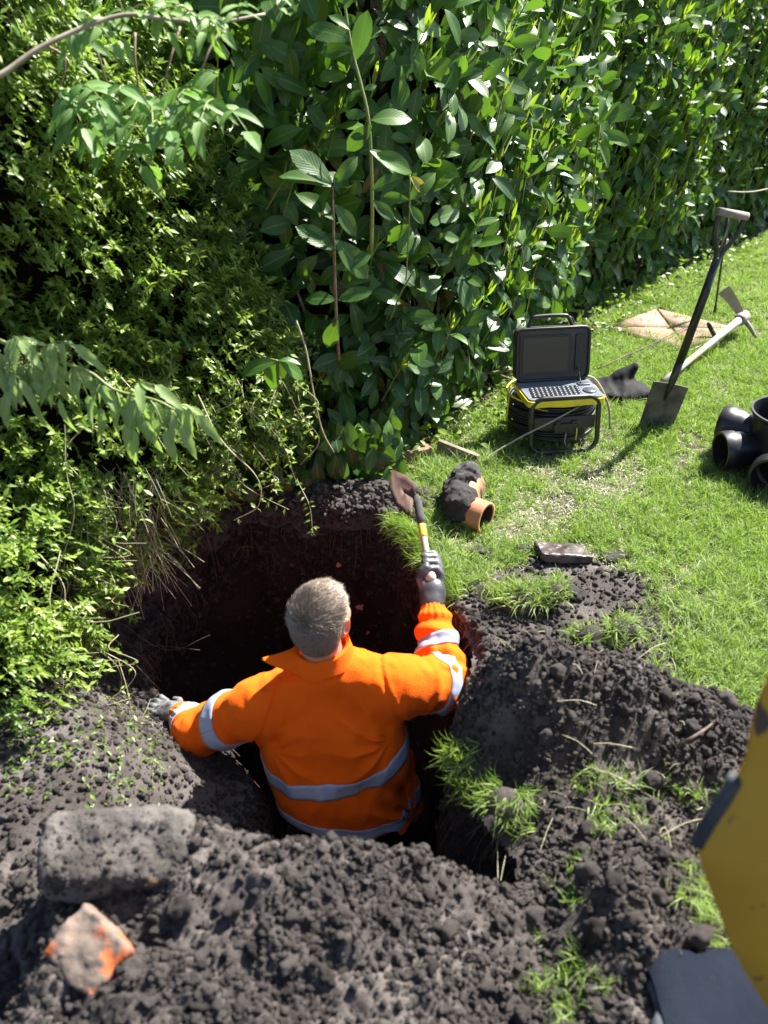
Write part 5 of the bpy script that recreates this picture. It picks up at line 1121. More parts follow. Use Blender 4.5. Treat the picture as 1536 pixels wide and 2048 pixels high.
# digger panel and track, cut by the right edge of the photograph
dp = np.array([.60, .80, .55]); dig = empty('mini_digger', (.95, .85, 0), label='mud-specked yellow digger panel over a dusty rubber track at the lower right edge', cat='digger'); dl = np.array(dig.location)
edge = [(1600, 1290), (1536, 1400), (1512, 1480), (1500, 1540), (1470, 1600), (1428, 1665), (1404, 1715), (1415, 1765), (1440, 1830), (1462, 1890), (1490, 1945), (1536, 2020), (1600, 2130), (1680, 2300)]
E_ = np.array([at(a_, b_, .80) for a_, b_ in edge]); E_ = smooth_path(E_, 60); 
inn = E_.copy(); 
cols = []
for k, f in enumerate(np.linspace(0, 1, 8)):
    c_ = E_ * (1 - f) + np.stack([np.full(60, 1.05), .80 + .12 * f + 0 * E_[:, 1], E_[:, 2] * .9 + .05], 1) * f; c_[:, 1] += -.02 * math.sin(min(f * 6, 1.57)); cols.append(c_)
Pd = np.stack(cols, 1); MB().slab(Pd - dl, np.broadcast_to(np.array([0, -1.0, 0]), Pd.shape), .02).build('body_panel', M['digger_yellow'], dig)
MB().tube(E_[16:27] - dl + [-.004, .012, 0], .011, 8).build('edge_guard', M['pale_mud'], dig)
MB().tube(E_[26:58] - dl + [.018, .02, 0], .014, 8).build('seal', M['black_rubber'], dig)
tc_ = np.array([.66, .74, 0]); q = rrect(.9, .15, .07, 8); tr = MB(); P = np.stack([.60 + 0 * q[:, 0], .60 + q[:, 0], .08 + q[:, 1]], 1); P = np.concatenate([P, P[:1]])
A = np.stack([P + [x_, 0, 0] for x_ in (-.12, -.09, 0, .2, .25)], 1); c0_ = np.array([.6, .6, .08]); A[:, 0] = c0_ + (A[:, 0] - c0_) * [1, .93, .82]; tr.grid(A - dl)
cen = np.repeat(P[:, None], 2, 1); cen[:, 0] = c0_ + [-.10, 0, 0]; cen[:, 1] = A[:, 0]; tr.grid(cen[:, ::-1] - dl); tr.build('track', M['track_rubber'], dig)
blob('dried_mud', lambda p: smin(sd_cap(p, np.array([.485, .96, .12]) - dl, np.array([.48, .72, .14]) - dl, .016, .02), sd_cap(p, np.array([.48, .72, .14]) - dl, np.array([.49, .45, .12]) - dl, .02, .016), .03), np.array([.38, .35, .04]) - dl, np.array([.6, 1.05, .4]) - dl, .007, M['pale_mud'], dig, detail=lambda p, d: d + .03 * fbm(p, 12, 4, 5), band=.06)
def wallpt(px, py):
    r = unit(ray(px, py)); q = W.reshape(-1, 3) - [0, 0, CAM_Z]; t = q @ r; d = np.linalg.norm(q - t[:, None] * r, axis=1) + (q[:, 1] < 2.3) * 9; return W.reshape(-1, 3)[np.argmin(d)]
for px, py, sz, lb in ((722, 1212, .020, 'orange brick crumb in the pit wall level with the top of the head'), (738, 1262, .012, 'small orange fleck in the pit wall beside the ear'), (748, 1310, .014, 'pale brown pebble in the pit wall below the orange flecks'), (588, 1130, .016, 'pinkish pebble in the far pit wall above the head'), (608, 1148, .011, 'small pale pebble right of the pinkish one in the far wall'), (676, 1130, .018, 'flat orange chip in the far pit wall near the root'), (400, 1160, .013, 'small brown stone in the shaded far wall at the left')):
    w_ = wallpt(px, py); slabrock('wall_pebble', w_ + [0, -.004, 0], (sz * 1.5, sz, sz * .8), rng.uniform(0, 3), M['clay'] if 'orange' in lb else M['stone'], .003, int(px), 0, 0, .008, .005, label=lb, cat='pebble')
print('things', time.time() - T0)
# ------------------------------------------------------------------ the man in the pit
def fabric(name, base, rough=.9, spec=.2, sheen=.3):
    m = mat(name, base, rough, spec=spec, bump=.0022, bscale=260); b = m.node_tree.nodes['Principled BSDF']; b.inputs['Sheen Weight'].default_value = sheen; b.inputs['Sheen Roughness'].default_value = .4; b.inputs['Sheen Tint'].default_value = (1, .45, .1, 1); return m
M['orange'] = fabric('orange_fleece', (1.0, 0.135, 0.003), sheen=.25)
_t = M['orange'].node_tree; _b = _t.nodes['Principled BSDF']; _c = _t.nodes.new('ShaderNodeTexCoord'); _z = _t.nodes.new('ShaderNodeTexNoise'); _z.inputs['Scale'].default_value = 5.5; _z.inputs['Detail'].default_value = 9; _z.inputs['Roughness'].default_value = .7
_m = _t.nodes.new('ShaderNodeMapRange'); _m.inputs['From Min'].default_value = .62; _m.inputs['From Max'].default_value = .74; _m.inputs['To Max'].default_value = .65; _x = _t.nodes.new('ShaderNodeMix'); _x.data_type = 'RGBA'; _x.inputs['A'].default_value = (1, .135, .003, 1); _x.inputs['B'].default_value = (.30, .06, .015, 1)
_t.links.new(_c.outputs['Object'], _z.inputs['Vector']); _t.links.new(_z.outputs['Fac'], _m.inputs['Value']); _t.links.new(_m.outputs[0], _x.inputs['Factor']); _t.links.new(_x.outputs['Result'], _b.inputs['Base Color'])
M['silver'] = mat('reflective_tape', (0.40, 0.46, 0.60), 0.42, .1, var=(0.34, 0.39, 0.54), vscale=40, bump=.0008, bscale=60)
M['skin'] = mat('skin', (0.52, 0.24, 0.17), 0.5, var=(0.6, 0.25, 0.18), vscale=30, bump=.0003, bscale=400); M['skin'].node_tree.nodes['Principled BSDF'].inputs['Subsurface Weight'].default_value = .08
M['scalp'] = mat('stubbled_scalp', (0.15, 0.10, 0.08), 0.7, var=(0.26, 0.165, 0.13), vscale=180, detail=2)
M['hair'] = mat('greying_brown_hair', (0.12, 0.085, 0.06), 0.45); 
_n = M['hair'].node_tree; _a = _n.nodes.new('ShaderNodeAttribute'); _a.attribute_name = 'tint'; _r = _n.nodes.new('ShaderNodeValToRGB'); _r.color_ramp.elements[0].color = (.045, .032, .024, 1); _r.color_ramp.elements[1].color = (.42, .33, .25, 1); _n.links.new(_a.outputs['Fac'], _r.inputs['Fac']); _n.links.new(_r.outputs['Color'], _n.nodes['Principled BSDF'].inputs['Base Color'])
M['glove'] = mat('grey_black_glove', (0.035, 0.036, 0.04), 0.42, var=(0.075, 0.075, 0.08), vscale=30, bump=.0006, bscale=250)
M['muddy_glove'] = mat('muddy_glove', (0.05, 0.052, 0.055), 0.6, var=(0.17, 0.17, 0.17), vscale=35, bump=.0015, bscale=120)
M['trousers'] = mat('dark_trousers', (0.015, 0.016, 0.022), 0.9)
M['boots'] = mat('muddy_boots', (0.02, 0.017, 0.015), 0.8)
M['lining'] = mat('jacket_lining', (0.02, 0.015, 0.018), 0.8)

Rsh, Lsh = at(803, 1372, 1.96), at(522, 1408, 1.94)
Rel, Lel = at(892, 1366, 2.055), at(395, 1466, 2.00)
Rwr, Lwr = at(864, 1228, 2.235), at(362, 1430, 2.11)
Rh, Lh = at(862, 1172, 2.29), at(318, 1408, 2.15)
Hc = at(641, 1230, 1.95); Nk = at(655, 1318, 1.955)
Ch = (Rsh + Lsh) / 2
man = empty('person', (-.14, 1.97, -1.36), label='man in orange hi-vis fleece standing in the pit and raising a small shovel', cat='person'); ml = np.array(man.location)
def wrel(f):                                             # fields are written in world space, meshes sit in the man's space
    return lambda p: f(p + ml)
# torso column: centre and half sizes by height
zs = np.array([-.78, -.62, -.50, -.38, -.25, -.12, -.03, .03])
cx = np.array([-.12, -.118, -.125, -.135, -.143, -.150, -.150, -.152]); cy = np.array([1.925, 1.935, 1.935, 1.94, 1.95, 1.968, 1.985, 1.995])
hx = np.array([.175, .190, .198, .205, .216, .220, .19, .12]); hy = np.array([.125, .145, .15, .15, .148, .138, .105, .07])
def torso(p):
    z = p[:, 2]; X0 = np.interp(z, zs, cx); Y0 = np.interp(z, zs, cy); A = np.interp(z, zs, hx); B_ = np.interp(z, zs, hy)
    q = np.stack([(p[:, 0] - X0) / A, (p[:, 1] - Y0) / B_], 1); r = (np.abs(q) ** 2.4).sum(1) ** (1 / 2.4)
    d = (r - 1) * np.minimum(A, B_) * .95
    hem = -.505 - .035 * np.exp(-((p[:, 0] + .10) / .07) ** 2) + .05 * ss(.0, -.30, p[:, 0]) * 1 + .02 * ss(-.02, .1, p[:, 0])
    return smax(smax(d, z - .015, .10), hem - z, .012)
def sleeve(p, S_, E_, W_, r):
    m1 = S_ * .5 + E_ * .5
    d = smin(sd_cap(p, S_, E_, r[0], r[1]), sd_cap(p, E_, W_, r[1] * .98, r[2]), .03)
    return d
rR, rL = (.084, .079, .052), (.090, .078, .055)
Rcu = Rwr + unit(Rh - Rwr) * .005; Lcu = Lwr - unit(Lwr - Lel) * .025
fR = lambda p: sleeve(p, Rsh, Rel, Rcu - unit(Rcu - Rel) * .025, rR); fL = lambda p: sleeve(p, Lsh, Lel, Lcu - unit(Lcu - Lel) * .01, rL)
def cuff(p, W_, H_, r): a = unit(H_ - W_); return sd_cap(p, W_ - a * .03, W_ + a * .012, r, r * .93)
def jbase(p):
    d = torso(p)
    d = smin(d, sd_cap(p, Nk + np.array([.02, .0, -.045]), Rsh + [0, 0, .0], .075, .078), .05)
    d = smin(d, sd_cap(p, Nk + np.array([-.03, .0, -.055]), Lsh + [0, 0, .0], .07, .080), .05)
    d = smin(d, fR(p), .032); d = smin(d, fL(p), .035)
    d = smin(d, cuff(p, Rcu, Rh, .040), .008); d = smin(d, cuff(p, Lcu, Lh, .044), .008)
    d = smin(d, sd_cap(p, np.array([.055, 2.0, -.36]), np.array([.07, 1.96, -.52]), .035, .05), .05)
    return d
def fold(p, o, ax, ref, n, amp, r0, r1, sd, ph=0.0, lo=-3.2, hi=3.2):
    """creases that fan out from o in the plane normal to ax"""
    q = p - o; u = unit(np.array(ref)); w = np.cross(ax, u); a = np.arctan2(q @ w, q @ u); r = np.linalg.norm(q, axis=1)
    m = ss(r0 * .4, r0, r) * (1 - ss(r0 + (r1 - r0) * .4, r1, r)) * ss(lo, lo + .35, a) * (1 - ss(hi - .35, hi, a))
    s = np.sin(a * n + ph + 1.6 * fbm(q, 6, 2, sd)); return amp * m * (1 - np.abs(s) ** .8 * 1.6 + .3)
def rings(p, A, B_, n, amp, t0, t1, sd, skew=2.0):
    ab = B_ - A; L = np.linalg.norm(ab); t = ((p - A) @ ab) / L ** 2; q = p - A - t[:, None] * ab; u = unit(np.cross(ab, [0, 0, 1.0]))
    s = np.sin(t * n * 6.28 + skew * (q @ u) / .07 + 2.2 * fbm(p, 9, 2, sd)); return amp * s * ss(t0 - .08, t0 + .04, t) * (1 - ss(t1 - .04, t1 + .08, t)) * (np.linalg.norm(q, axis=1) < .13)
ArmR = Rsh + np.array([-.03, -.06, -.13]); ArmL = Lsh + np.array([.03, -.05, -.12])
def jdet(p, d):
    bx = np.array([0, -1.0, .35]); bx /= np.linalg.norm(bx)
    a = fold(p, ArmR, bx, (-1, 0, -.3), 5.0, .0065, .05, .30, 201, .4, -1.5, 1.3)
    a = a + fold(p, ArmL, bx, (1, 0, -.3), 5, .004, .05, .2, 202, .8, -1.4, 1.4)
    a = a + fold(p, np.array([.10, 1.86, -.46]), bx, (-1, 0, .1), 6, .009, .03, .24, 203, 1.1, -1.6, 1.5)
    a = a + rings(p, Rel, Rcu, 3.4, .006, .05, .9, 205, 1.2) + rings(p, Rsh, Rel, 2.6, .005, .3, 1.05, 206, 2.5) + rings(p, Lsh, Lel, 2.4, .0045, .3, 1.0, 207, 2) + rings(p, Lel, Lcu, 3.0, .005, .1, .95, 208, 1.5)
    a = a + rings(p, Rcu - unit(Rcu - Rel) * .02, Rcu + unit(Rcu - Rel) * .035, 1, .0, 0, 1, 209)
    # gathered cuffs
    for W_, H_ in ((Rcu, Rh), (Lcu, Lh)):
        ax_ = unit(H_ - W_); q = p - W_; t = q @ ax_; u = unit(np.cross(ax_, [0, 0, 1.])); w = np.cross(ax_, u); an = np.arctan2(q @ w, q @ u); m = (np.linalg.norm(q, axis=1) < .075) * ss(-.02, -.008, t)
        a = a + .0022 * np.sin(an * 17) * m
    # bunching above the hem
    low = ss(-.36, -.48, p[:, 2]); a = a + low * (.010 * fbm(p * [1.0, 1.2, 1.8], 7, 2, 210) + .004 * np.sin(p[:, 0] * 60 + p[:, 2] * 30))
    dg = p @ np.array([.55, 0, .83]); a = a + .006 * np.sin(dg * 34 + 3.2 * fbm(p, 3.5, 2, 221)) * ss(-.02, -.1, p[:, 2]) * ss(-.30, -.05, p[:, 0]) * (p[:, 1] < 2.0)
    w1 = fbm(p * [1, 1, .55], 5.5, 2, 211); w2 = fbm(p * [1.5, 1, .6], 11, 2, 213); a = a + .018 * w1 - .012 * np.abs(w2) + .003 * fbm(p * [1, 1, .7], 26, 2, 214) + .0012 * fbm(p, 40, 2, 212)
    # shoulder seams
    for S_, sx_ in ((Rsh, 1), (Lsh, -1)):
        q = p - S_; dn = unit(np.array([sx_ * .93, .0, .36])); t = q @ dn + .022; a = a - .0045 * np.exp(-(t / .006) ** 2) + .002 * np.exp(-((t - .012) / .007) ** 2) * (np.linalg.norm(q, axis=1) < .14)
    return d - a
jV, jQ = nets(jbase, (-.83, 1.72, -.64), (.32, 2.36, .16), .005, jdet, .035)
jm = new_mesh('jacket', jV - ml, [jQ], M['orange']); jk = link('jacket', jm, man)
# tape bands: curves round an axis, laid on the cloth
def field(p): 
    d = jbase(p); k = np.abs(d) < .04; d[k] = jdet(p[k], d[k]); return d
def hit(px, py, f):
    o = np.array([0, 0, CAM_Z]); r = unit(ray(px, py)); t = 1.8
    for _ in range(90):
        d = f((o + r * t)[None])[0]
        if d < .0005: return o + r * t
        t += max(d * .7, .0008)
        if t > 3.4: return None
    return o + r * t
def band(name, ctrl, A, B_, w, f, extra=(), n=110, arcs=None, off=.0028, rmax=.34, lo=None):
    ax = unit(B_ - A); u = unit(np.cross(ax, [0, .3, 1.0]) if abs(ax[2]) < .8 else np.cross(ax, [0, 1.0, 0])); v = np.cross(ax, u)
    ph = []; sv = []
    for c in ctrl:
        h = hit(c[0], c[1], field)
        if h is None: continue
        q = h - A; ph.append(math.atan2(q @ v, q @ u)); sv.append(q @ ax)
    for e_ in extra: ph.append(e_[0]); sv.append(e_[1])
    o = np.argsort(ph); ph = np.array(ph)[o]; sv = np.array(sv)[o]
    th = np.linspace(-math.pi, math.pi, n + 1); c = np.interp(th, np.r_[ph[-1] - 2 * math.pi, ph, ph[0] + 2 * math.pi], np.r_[sv[-1], sv, sv[0]])
    k = np.ones(7) / 7; c = np.convolve(np.r_[c[-4:-1], c, c[1:4]], k, 'valid')
    ws = np.linspace(-.5, .5, 6) * w; S_ = c[:, None] + ws[None]; D = np.cos(th)[:, None] * u + np.sin(th)[:, None] * v
    O = A + S_[..., None] * ax; D3 = np.repeat(D[:, None], 6, 1); t = np.full(S_.shape, .02)
    for _ in range(60):
        P = O + D3 * t[..., None]; d = f(P.reshape(-1, 3)).reshape(t.shape); t = np.clip(t - np.clip(d, -.02, .02) * .7, .005, rmax)
    P = O + D3 * (t + off)[..., None]
    if arcs is None: MB().slab(P - ml, D3, .0022).build(name, M['silver'], jk)
    else:
        pc = [math.atan2((hit(*c_, field) - A) @ v, (hit(*c_, field) - A) @ u) for c_ in arcs]
        for a0_, a1_ in (sorted(pc[:2]), sorted(pc[2:])):
            if a1_ - a0_ > math.pi: continue
            k = np.where((th > a0_) & (th < a1_))[0]
            if len(k) > 2: MB().slab((P - ml)[k[0]:k[-1] + 1], D3[k[0]:k[-1] + 1], .0022).build(name, M['silver'], jk)
fT = lambda p: jdet(p, smin(smin(torso(p), sd_cap(p, np.array([.055, 2.0, -.36]), np.array([.07, 1.96, -.52]), .035, .05), .05), 9, .01) if False else smin(torso(p), sd_cap(p, np.array([.055, 2.0, -.36]), np.array([.07, 1.96, -.52]), .035, .05), .05))
fRd = lambda p: jdet(p, smin(fR(p), cuff(p, Rcu, Rh, .040), .008)); fLd = lambda p: jdet(p, smin(fL(p), cuff(p, Lcu, Lh, .044), .008))
Tb, Tt = np.array([-.13, 1.97, -.62]), np.array([-.14, 1.97, .0])
def band_safe(*a, **k):
    band(*a, **k)
band('reflective_tape', [(532, 1556), (565, 1575), (600, 1585), (650, 1585), (700, 1580), (745, 1565), (775, 1548), (800, 1515), (820, 1480)], Tb, Tt, .050, fT)
band('reflective_tape', [(600, 1652), (665, 1668), (700, 1672), (760, 1664), (800, 1645), (820, 1628)], Tb, Tt, .044, fT)
def limb_band(A, B_, s, skew, f, w=.049, ph0=0.0, rm=.17):
    f = field
    band('reflective_tape', [], A, B_, w, f, extra=[(a_, s + skew * math.cos(a_ - ph0)) for a_ in np.linspace(-3.1, 3.1, 12)], rmax=rm)
limb_band(Rel, Rcu, .122, .002, fRd, .04, rm=.085)
limb_band(Rsh, Rel, .130, .012, fRd, ph0=-1.2, rm=.094)
limb_band(Lsh, Lel, .14, .03, fLd, ph0=2.6)
limb_band(Lel, Lcu, .085, .01, fLd)
# collar: stands up round the neck and folds over, one corner sticking out at the left
nu, nv = 60, 12
ph = np.linspace(-2.75, 2.75, nu); V_ = np.linspace(0, 1, nv); PH, VV = np.meshgrid(ph, V_, indexing='ij')
cN = Nk + np.array([-.012, .004, -.008])
flare = np.exp(-((PH + 1.30) / .30) ** 2)
r0 = .078 + .018 * np.cos(PH * 1.0) * 0
out = np.where(VV < .5, .004 * np.sin(VV / .5 * 3.1), .002 + .018 * ss(.5, 1, VV) + .085 * flare * ss(.5, 1, VV))
hz = np.where(VV < .5, -.02 + .088 * VV / .5, .068 - .062 * ss(.45, 1, VV) * (1 - .85 * flare)) + .006 * np.sin(PH * 5) * ss(.5, 1, VV)
rad_x = .074 + out - .006 * VV; rad_y = .070 + out - .006 * VV
Pc_ = np.stack([cN[0] + rad_x * np.sin(PH), cN[1] - rad_y * np.cos(PH), cN[2] + hz + .012 * np.sin(PH) - .01 * np.cos(PH) + .004 * fbm(np.stack([PH, VV, PH * 0], -1).reshape(-1, 3), 2.5, 2, 5).reshape(PH.shape)], -1)
Nc = unit(np.stack([np.sin(PH), -np.cos(PH), .5 + 0 * PH], -1)); MB().slab(Pc_ - ml, Nc, .006).build('collar', M['orange'], jk)
# ---- body: head, neck, trunk, arms, legs in one skin
yaw = math.radians(-24); pit_ = math.radians(12); roll = math.radians(4)
HR_ = np.array(Matrix.Rotation(yaw, 3, 'Z') @ Matrix.Rotation(pit_, 3, 'X') @ Matrix.Rotation(roll, 3, 'Y'))
HS = .90
def hl(x_, y_, z_): return Hc + HR_ @ np.array([x_, y_, z_]) * HS
def sd_ell_h(p, c, r, R): return sd_ell(p, c, np.array(r) * HS, R)
def head(p):
    d = sd_ell_h(p, hl(0, -.012, .015), (.077, .094, .092), HR_)
    d = smin(d, sd_ell_h(p, hl(0, -.04, -.02), (.069, .062, .07), HR_), .03)
    d = smin(d, sd_ell_h(p, hl(0, .035, -.035), (.058, .058, .075), HR_), .03)
    d = smin(d, sd_ell_h(p, hl(0, .05, -.085), (.038, .038, .028), HR_), .025)
    for s_x in (-1, 1):
        d = smin(d, sd_ell_h(p, hl(s_x * .05, .045, -.03), (.022, .035, .03), HR_), .02)
        d = smin(d, sd_cap(p, hl(s_x * .016, .092, -.066), hl(0, .096, -.066), .006, .008), .012)
        d = smax(d, -sd_ell_h(p, hl(s_x * .031, .098, -.004), (.017, .012, .011), HR_), .012)
        d = smin(d, sd_ell_h(p, hl(s_x * .031, .085, -.004), (.013, .012, .011), HR_), .004)
        d = smin(d, sd_cap(p, hl(s_x * .014, .093, .018), hl(s_x * .045, .083, .016), .007, .006), .012)
    d = smin(d, sd_cap(p, hl(0, .094, .008), hl(0, .115, -.03), .007, .012), .012)
    d = smin(d, sd_cap(p, hl(-.012, .098, -.032), hl(.012, .098, -.032), .007, .007), .008)
    d = smin(d, sd_cap(p, hl(0, -.035, -.03), Nk + [0, .02, -.07], .052, .062), .03)
    return d
def body(p):
    d = head(p)
    Pv = np.array([-.125, 1.99, -.66])
    d = smin(d, sd_ell(p, np.array([-.145, 1.97, -.2]), (.17, .10, .24)), .05); d = smin(d, sd_ell(p, Pv, (.16, .11, .14)), .05)
    for S_, E_, W_, H_ in ((Rsh, Rel, Rwr, Rh), (Lsh, Lel, Lwr, Lh)):
        d = smin(d, sd_cap(p, S_, E_, .052, .040), .03); d = smin(d, sd_cap(p, E_, W_, .041, .027), .02); d = smin(d, sd_cap(p, W_, W_ + (H_ - W_) * .25, .024, .020), .015)
    for s_x in (-1, 1):
        hp = Pv + [s_x * .09, 0, -.04]; kn = np.array([-.125 + s_x * .12, 2.06, -.95]); an = np.array([-.125 + s_x * .13, 2.0, -1.3])
        d = smin(d, sd_cap(p, hp, kn, .085, .055), .03); d = smin(d, sd_cap(p, kn, an, .055, .038), .02)
    return d
bV, bQ = nets(body, (-.85, 1.78, -1.36), (.32, 2.38, .42), .0085); bd = link('body', new_mesh('body', bV - ml, [bQ], M['skin']), man)
V2, Q2 = nets(head, Hc - [.13, .16, .14], Hc + [.13, .16, .14], .004)
# scalp: the haired part of the skull, and ears
loc = (V2 - Hc) @ HR_ / HS; fq = loc[Q2].mean(1)
hairline = (fq[:, 2] > np.interp(fq[:, 1], [-.12, -.05, -.02, .02, .05, .09], [-.085, -.078, -.03, .0, .035, .05]))
V2n = V2 + unit(loc @ HR_.T) * .0016
link('scalp', new_mesh('scalp', V2n - ml, [Q2[hairline]], M['scalp']), bd)
def ear(sx_):
    c = hl(sx_ * .079, -.002, -.022); Re = HR_ @ np.array(Matrix.Rotation(sx_ * -.45, 3, 'Z') @ Matrix.Rotation(-.2, 3, 'X'))
    def f(p):
        d = sd_ell(p, c, (.009, .021, .034), Re); d = smax(d, -sd_ell(p, c + HR_ @ np.array([sx_ * .011, .004, .002]), (.009, .013, .022), Re), .005)
        return smin(d, sd_cap(p, c + HR_ @ np.array([-sx_ * .006, .012, .0]), c + HR_ @ np.array([-sx_ * .008, .008, -.02]), .010, .009), .008)
    blob('ear', wrel(f), c - .05 - ml, c + .05 - ml, .0025, M['skin'], bd)
ear(1); ear(-1)
# hair strands: longer and combed forward on top, clipped at sides and nape
tri = Q2[hairline]; cen_ = V2n[tri].mean(1); ar = np.linalg.norm(np.cross(V2n[tri[:, 1]] - V2n[tri[:, 0]], V2n[tri[:, 3]] - V2n[tri[:, 0]]), axis=1)
n = 16000; k = rng.choice(len(tri), n, p=ar / ar.sum()); w_ = rng.dirichlet([1, 1, 1, 1], n); P = np.einsum('nk,nkd->nd', w_, V2n[tri[k]])
lo_ = (P - Hc) @ HR_ / HS; nrm = unit((P - hl(0, -.01, -.005))); top = ss(.0, .055, lo_[:, 2]); crown = hl(-.012, -.066, .052)
fw = unit(P - crown + 1e-4) * .8 + (HR_ @ np.array([.25, 1.0, 0])) * .6; fw = fw - nrm * np.sum(fw * nrm, 1)[:, None]; fw = unit(fw) + .28 * unit(rng.normal(0, 1, (n, 3))); fw2 = fw.copy()
down = np.array([0, -.15, -1.0]); fw = unit(fw * top[:, None] + (1 - top)[:, None] * (down + .3 * rng.normal(0, 1, (n, 3))))
ln = (.003 + .022 * top * rng.uniform(.5, 1.1, n) + .010 * ss(.03, .09, lo_[:, 1]) * top); d1 = unit(fw * (.55 + .2 * top[:, None]) + nrm * .75); p1 = P + d1 * (ln * .5)[:, None]; d2 = unit(fw + nrm * .12 + .35 * unit(np.stack([fbm(P, 30, 2, 7), fbm(P, 30, 2, 8), fbm(P, 30, 2, 9)], 1)) * top[:, None]); p2_ = p1 + d2 * (ln * .55)[:, None]
sd_ = unit(np.cross(d1, nrm + rng.normal(0, .3, (n, 3)))) * (.00042 + .00018 * top)[:, None]
HV = np.stack([P - sd_, P + sd_, p1 - sd_ * .9, p1 + sd_ * .9, p2_], 1).reshape(-1, 3); b0 = np.arange(n)[:, None] * 5
link('hair', new_mesh('hair', HV - ml, [b0 + np.array([[0, 1, 3, 2]]), b0 + np.array([[2, 3, 4]])], M['hair'], tint=np.tile(np.clip(rng.beta(1.6, 2.4, n) + .12 * top, 0, 1), 2)), bd)
# trousers and boots, mostly hidden
def legs(p):
    Pv = np.array([-.125, 1.99, -.66]); d = sd_ell(p, Pv, (.175, .125, .15))
    for s_x in (-1, 1):
        hp = Pv + [s_x * .09, 0, -.04]; kn = np.array([-.125 + s_x * .12, 2.06, -.95]); an = np.array([-.125 + s_x * .13, 2.0, -1.25]); d = smin(d, sd_cap(p, hp, kn, .10, .075), .03); d = smin(d, sd_cap(p, kn, an, .075, .065), .02)
    return d
blob('trousers', wrel(legs), np.array([-.36, 1.82, -1.34]) - ml, np.array([.12, 2.2, -.5]) - ml, .012, M['trousers'], man)
for s_x in (-1, 1):
    an = np.array([-.125 + s_x * .13, 2.0, -1.3]); blob('boot', wrel(lambda p: smin(sd_cap(p, an + [0, 0, .05], an, .052, .05), sd_cap(p, an + [0, -.03, -.02], an + [0, .16, -.03], .045, .04), .03)), an - [.09, .13, .1] - ml, an + [.09, .26, .13] - ml, .01, M['boots'], man)
# gloves
def chain(p, pts, r0, r1):
    d = 9; k = len(pts) - 1
    for i_ in range(k):
        a_ = r0 + (r1 - r0) * i_ / k; b_ = r0 + (r1 - r0) * (i_ + 1) / k; d = np.minimum(d, sd_cap(p, pts[i_], pts[i_ + 1], a_, b_))
    return d
S0 = at(860, 1148, 2.315); S1_ = at(835, 1003, 2.53); sh = unit(S1_ - S0)
hx_ = np.array([1.0, 0, 0]); hx_ = unit(hx_ - sh * (hx_ @ sh)); hy_ = np.cross(sh, hx_); hy_ = hy_ if hy_[1] < 0 else -hy_    # hy_ points to the camera
def gR(p):
    pa = unit(Rh - Rwr); d = sd_cap(p, Rwr - pa * .015, Rwr + pa * .03, .031, .034)
    kc = S0 + hx_ * .004 - pa * .028
    d = smin(d, sd_ell(p, (Rwr + pa * .03 + kc) / 2 + hx_ * .004, (.041, .030, .050), frames(pa[None], hy_[None])[0][:, [0, 2, 1]]), .02)
    for i_ in range(4):
        o_ = sh * (i_ * .0195 - .012); rr_ = [.0102, .0105, .0100, .0088][i_]; l_ = [.92, 1.0, .96, .8][i_]
        b0_ = S0 + o_ + hx_ * .030 - pa * .022; f_ = chain(p, [b0_, S0 + o_ + hx_ * .035 + pa * .006 * l_, S0 + o_ + hx_ * .020 + pa * .027 * l_ + hy_ * .002, S0 + o_ - hx_ * .006 + pa * .027 * l_ + hy_ * .008, S0 + o_ - hx_ * .016 + pa * .012 + hy_ * .012], rr_ * 1.12, rr_ * .9)
        d = smin(d, f_, .006)
    t_ = chain(p, [S0 - hx_ * .024 - pa * .038, S0 - hx_ * .034 - pa * .012 + hy_ * .008, S0 - hx_ * .026 + pa * .008 + hy_ * .014, S0 - hx_ * .012 + pa * .016 + hy_ * .017], .0145, .0105)
    return smin(d, t_, .008)
blob('glove', wrel(gR), Rh - .10 - ml, Rh + [.1, .14, .14] - ml, .0032, M['glove'], man, detail=lambda p, d: d + .0008 * fbm(p, 60, 2, 4), band=.01)
lfw = unit(np.array([-.86, .45, -.02])); lsd = unit(np.cross(lfw, [0, 0, 1.0])); lup = np.cross(lsd, lfw)    # lsd points towards the far side
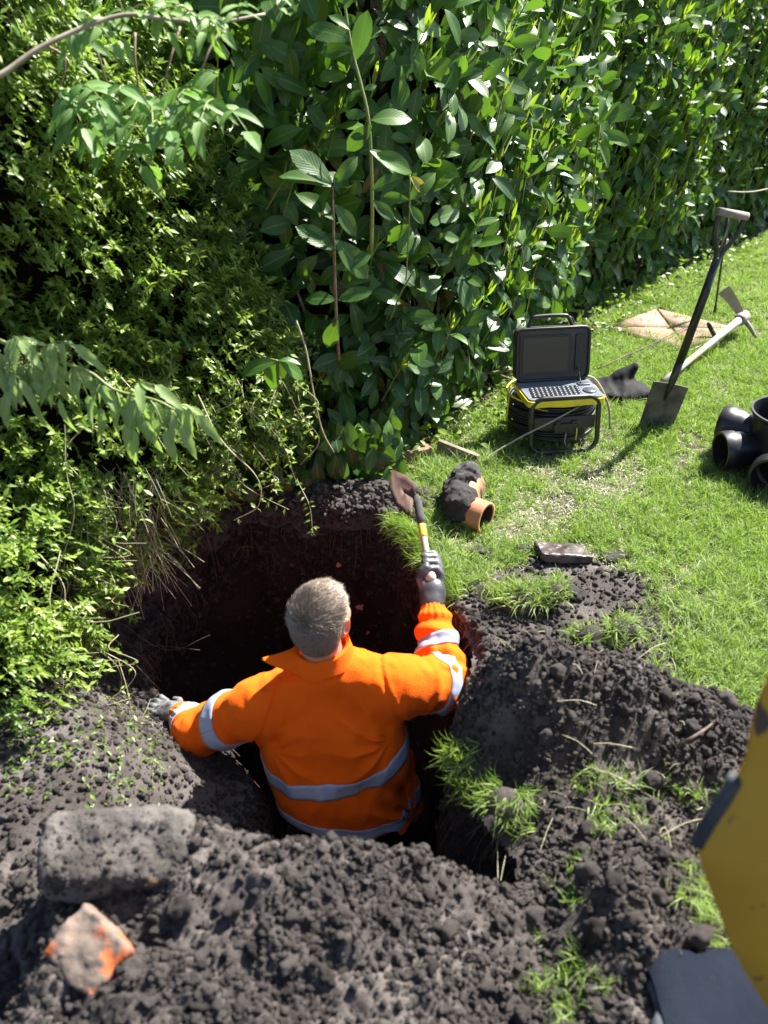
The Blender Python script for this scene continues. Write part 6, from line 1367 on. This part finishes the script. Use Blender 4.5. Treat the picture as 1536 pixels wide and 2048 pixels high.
def gL(p):
    d = sd_cap(p, Lwr - unit(Lh - Lwr) * .01, Lwr + unit(Lh - Lwr) * .02, .031, .034); pc_ = Lwr + lfw * .045
    d = smin(d, sd_ell(p, pc_, (.040, .048, .020), np.stack([lsd, lfw, lup], 1)), .02)
    for i_ in range(4):
        sp_ = (-1.5 + i_) * .020; l_ = [.78, .95, 1.0, .9][i_] * .072; dd_ = unit(lfw + lsd * (-1.5 + i_) * .10); b_ = pc_ + lfw * .036 + lsd * sp_
        d = smin(d, chain(p, [b_, b_ + dd_ * l_ * .42 + lup * .006, b_ + dd_ * l_ * .72 - lup * .006, b_ + dd_ * l_ * .86 - lup * .024], [.0098, .0105, .0105, .0100][i_], .0082), .006)
    b_ = pc_ - lsd * -.034 - lfw * .015
    return smin(d, chain(p, [b_, b_ + lsd * .022 + lfw * .022 - lup * .004, b_ + lsd * .028 + lfw * .048 - lup * .014], .0125, .0095), .01)
blob('glove', wrel(gL), Lwr - [.20, .08, .1] - ml, Lwr + [.1, .22, .08] - ml, .0032, M['muddy_glove'], man, detail=lambda p, d: d + .0012 * fbm(p, 50, 2, 4), band=.01)
# the small shovel he holds
shv = empty('hand_shovel', tuple(S0), label='short muddy shovel with yellow-marked shaft raised in the gloved hand', cat='shovel'); s0 = np.array(shv.location)
Ls = np.linalg.norm(S1_ - S0)
MB().lathe([(.001, -.030), (.010, -.029), (.017, -.022), (.0195, -.010), (.018, .004), (.013, .018), (.0115, .03), (.0112, Ls * .55)], 20, Vector(sh).to_track_quat('Z', 'Y').to_matrix().to_4x4()).build('handle', M['wood_handle'], shv)
MB().tube([sh * Ls * .50, sh * Ls * .52, sh * Ls * .66, sh * Ls * .68], [.0125, .0132, .0132, .0125], 12).build('yellow_collar', M['yellow_plastic'], shv)
MB().tube([sh * Ls * .64, sh * Ls * .8, sh * Ls * 1.0, sh * Ls * 1.08], [.0125, .0145, .014, .008], 12).build('socket', M['mud'], shv)
bp_ = [at(828, 998, 2.54), at(833, 968, 2.58), at(812, 950, 2.62), at(784, 939, 2.66), at(777, 974, 2.60), at(792, 1010, 2.52), at(817, 1033, 2.44), at(824, 1018, 2.47)]
bc = np.mean(bp_, 0); rows_ = [np.array(bp_)]; 
for f in (.66, .33, .02): rows_.append(bc + (np.array(bp_) - bc) * f + unit(ray(800, 990)) * .016 * (1 - f ** 2))
Gp = np.stack([np.concatenate([r, r[:1]]) for r in rows_]); MB().slab(Gp - s0, np.broadcast_to(-unit(ray(800, 990)), Gp.shape), .004).build('blade', M['brown_blade'], shv)
print('man', time.time() - T0)
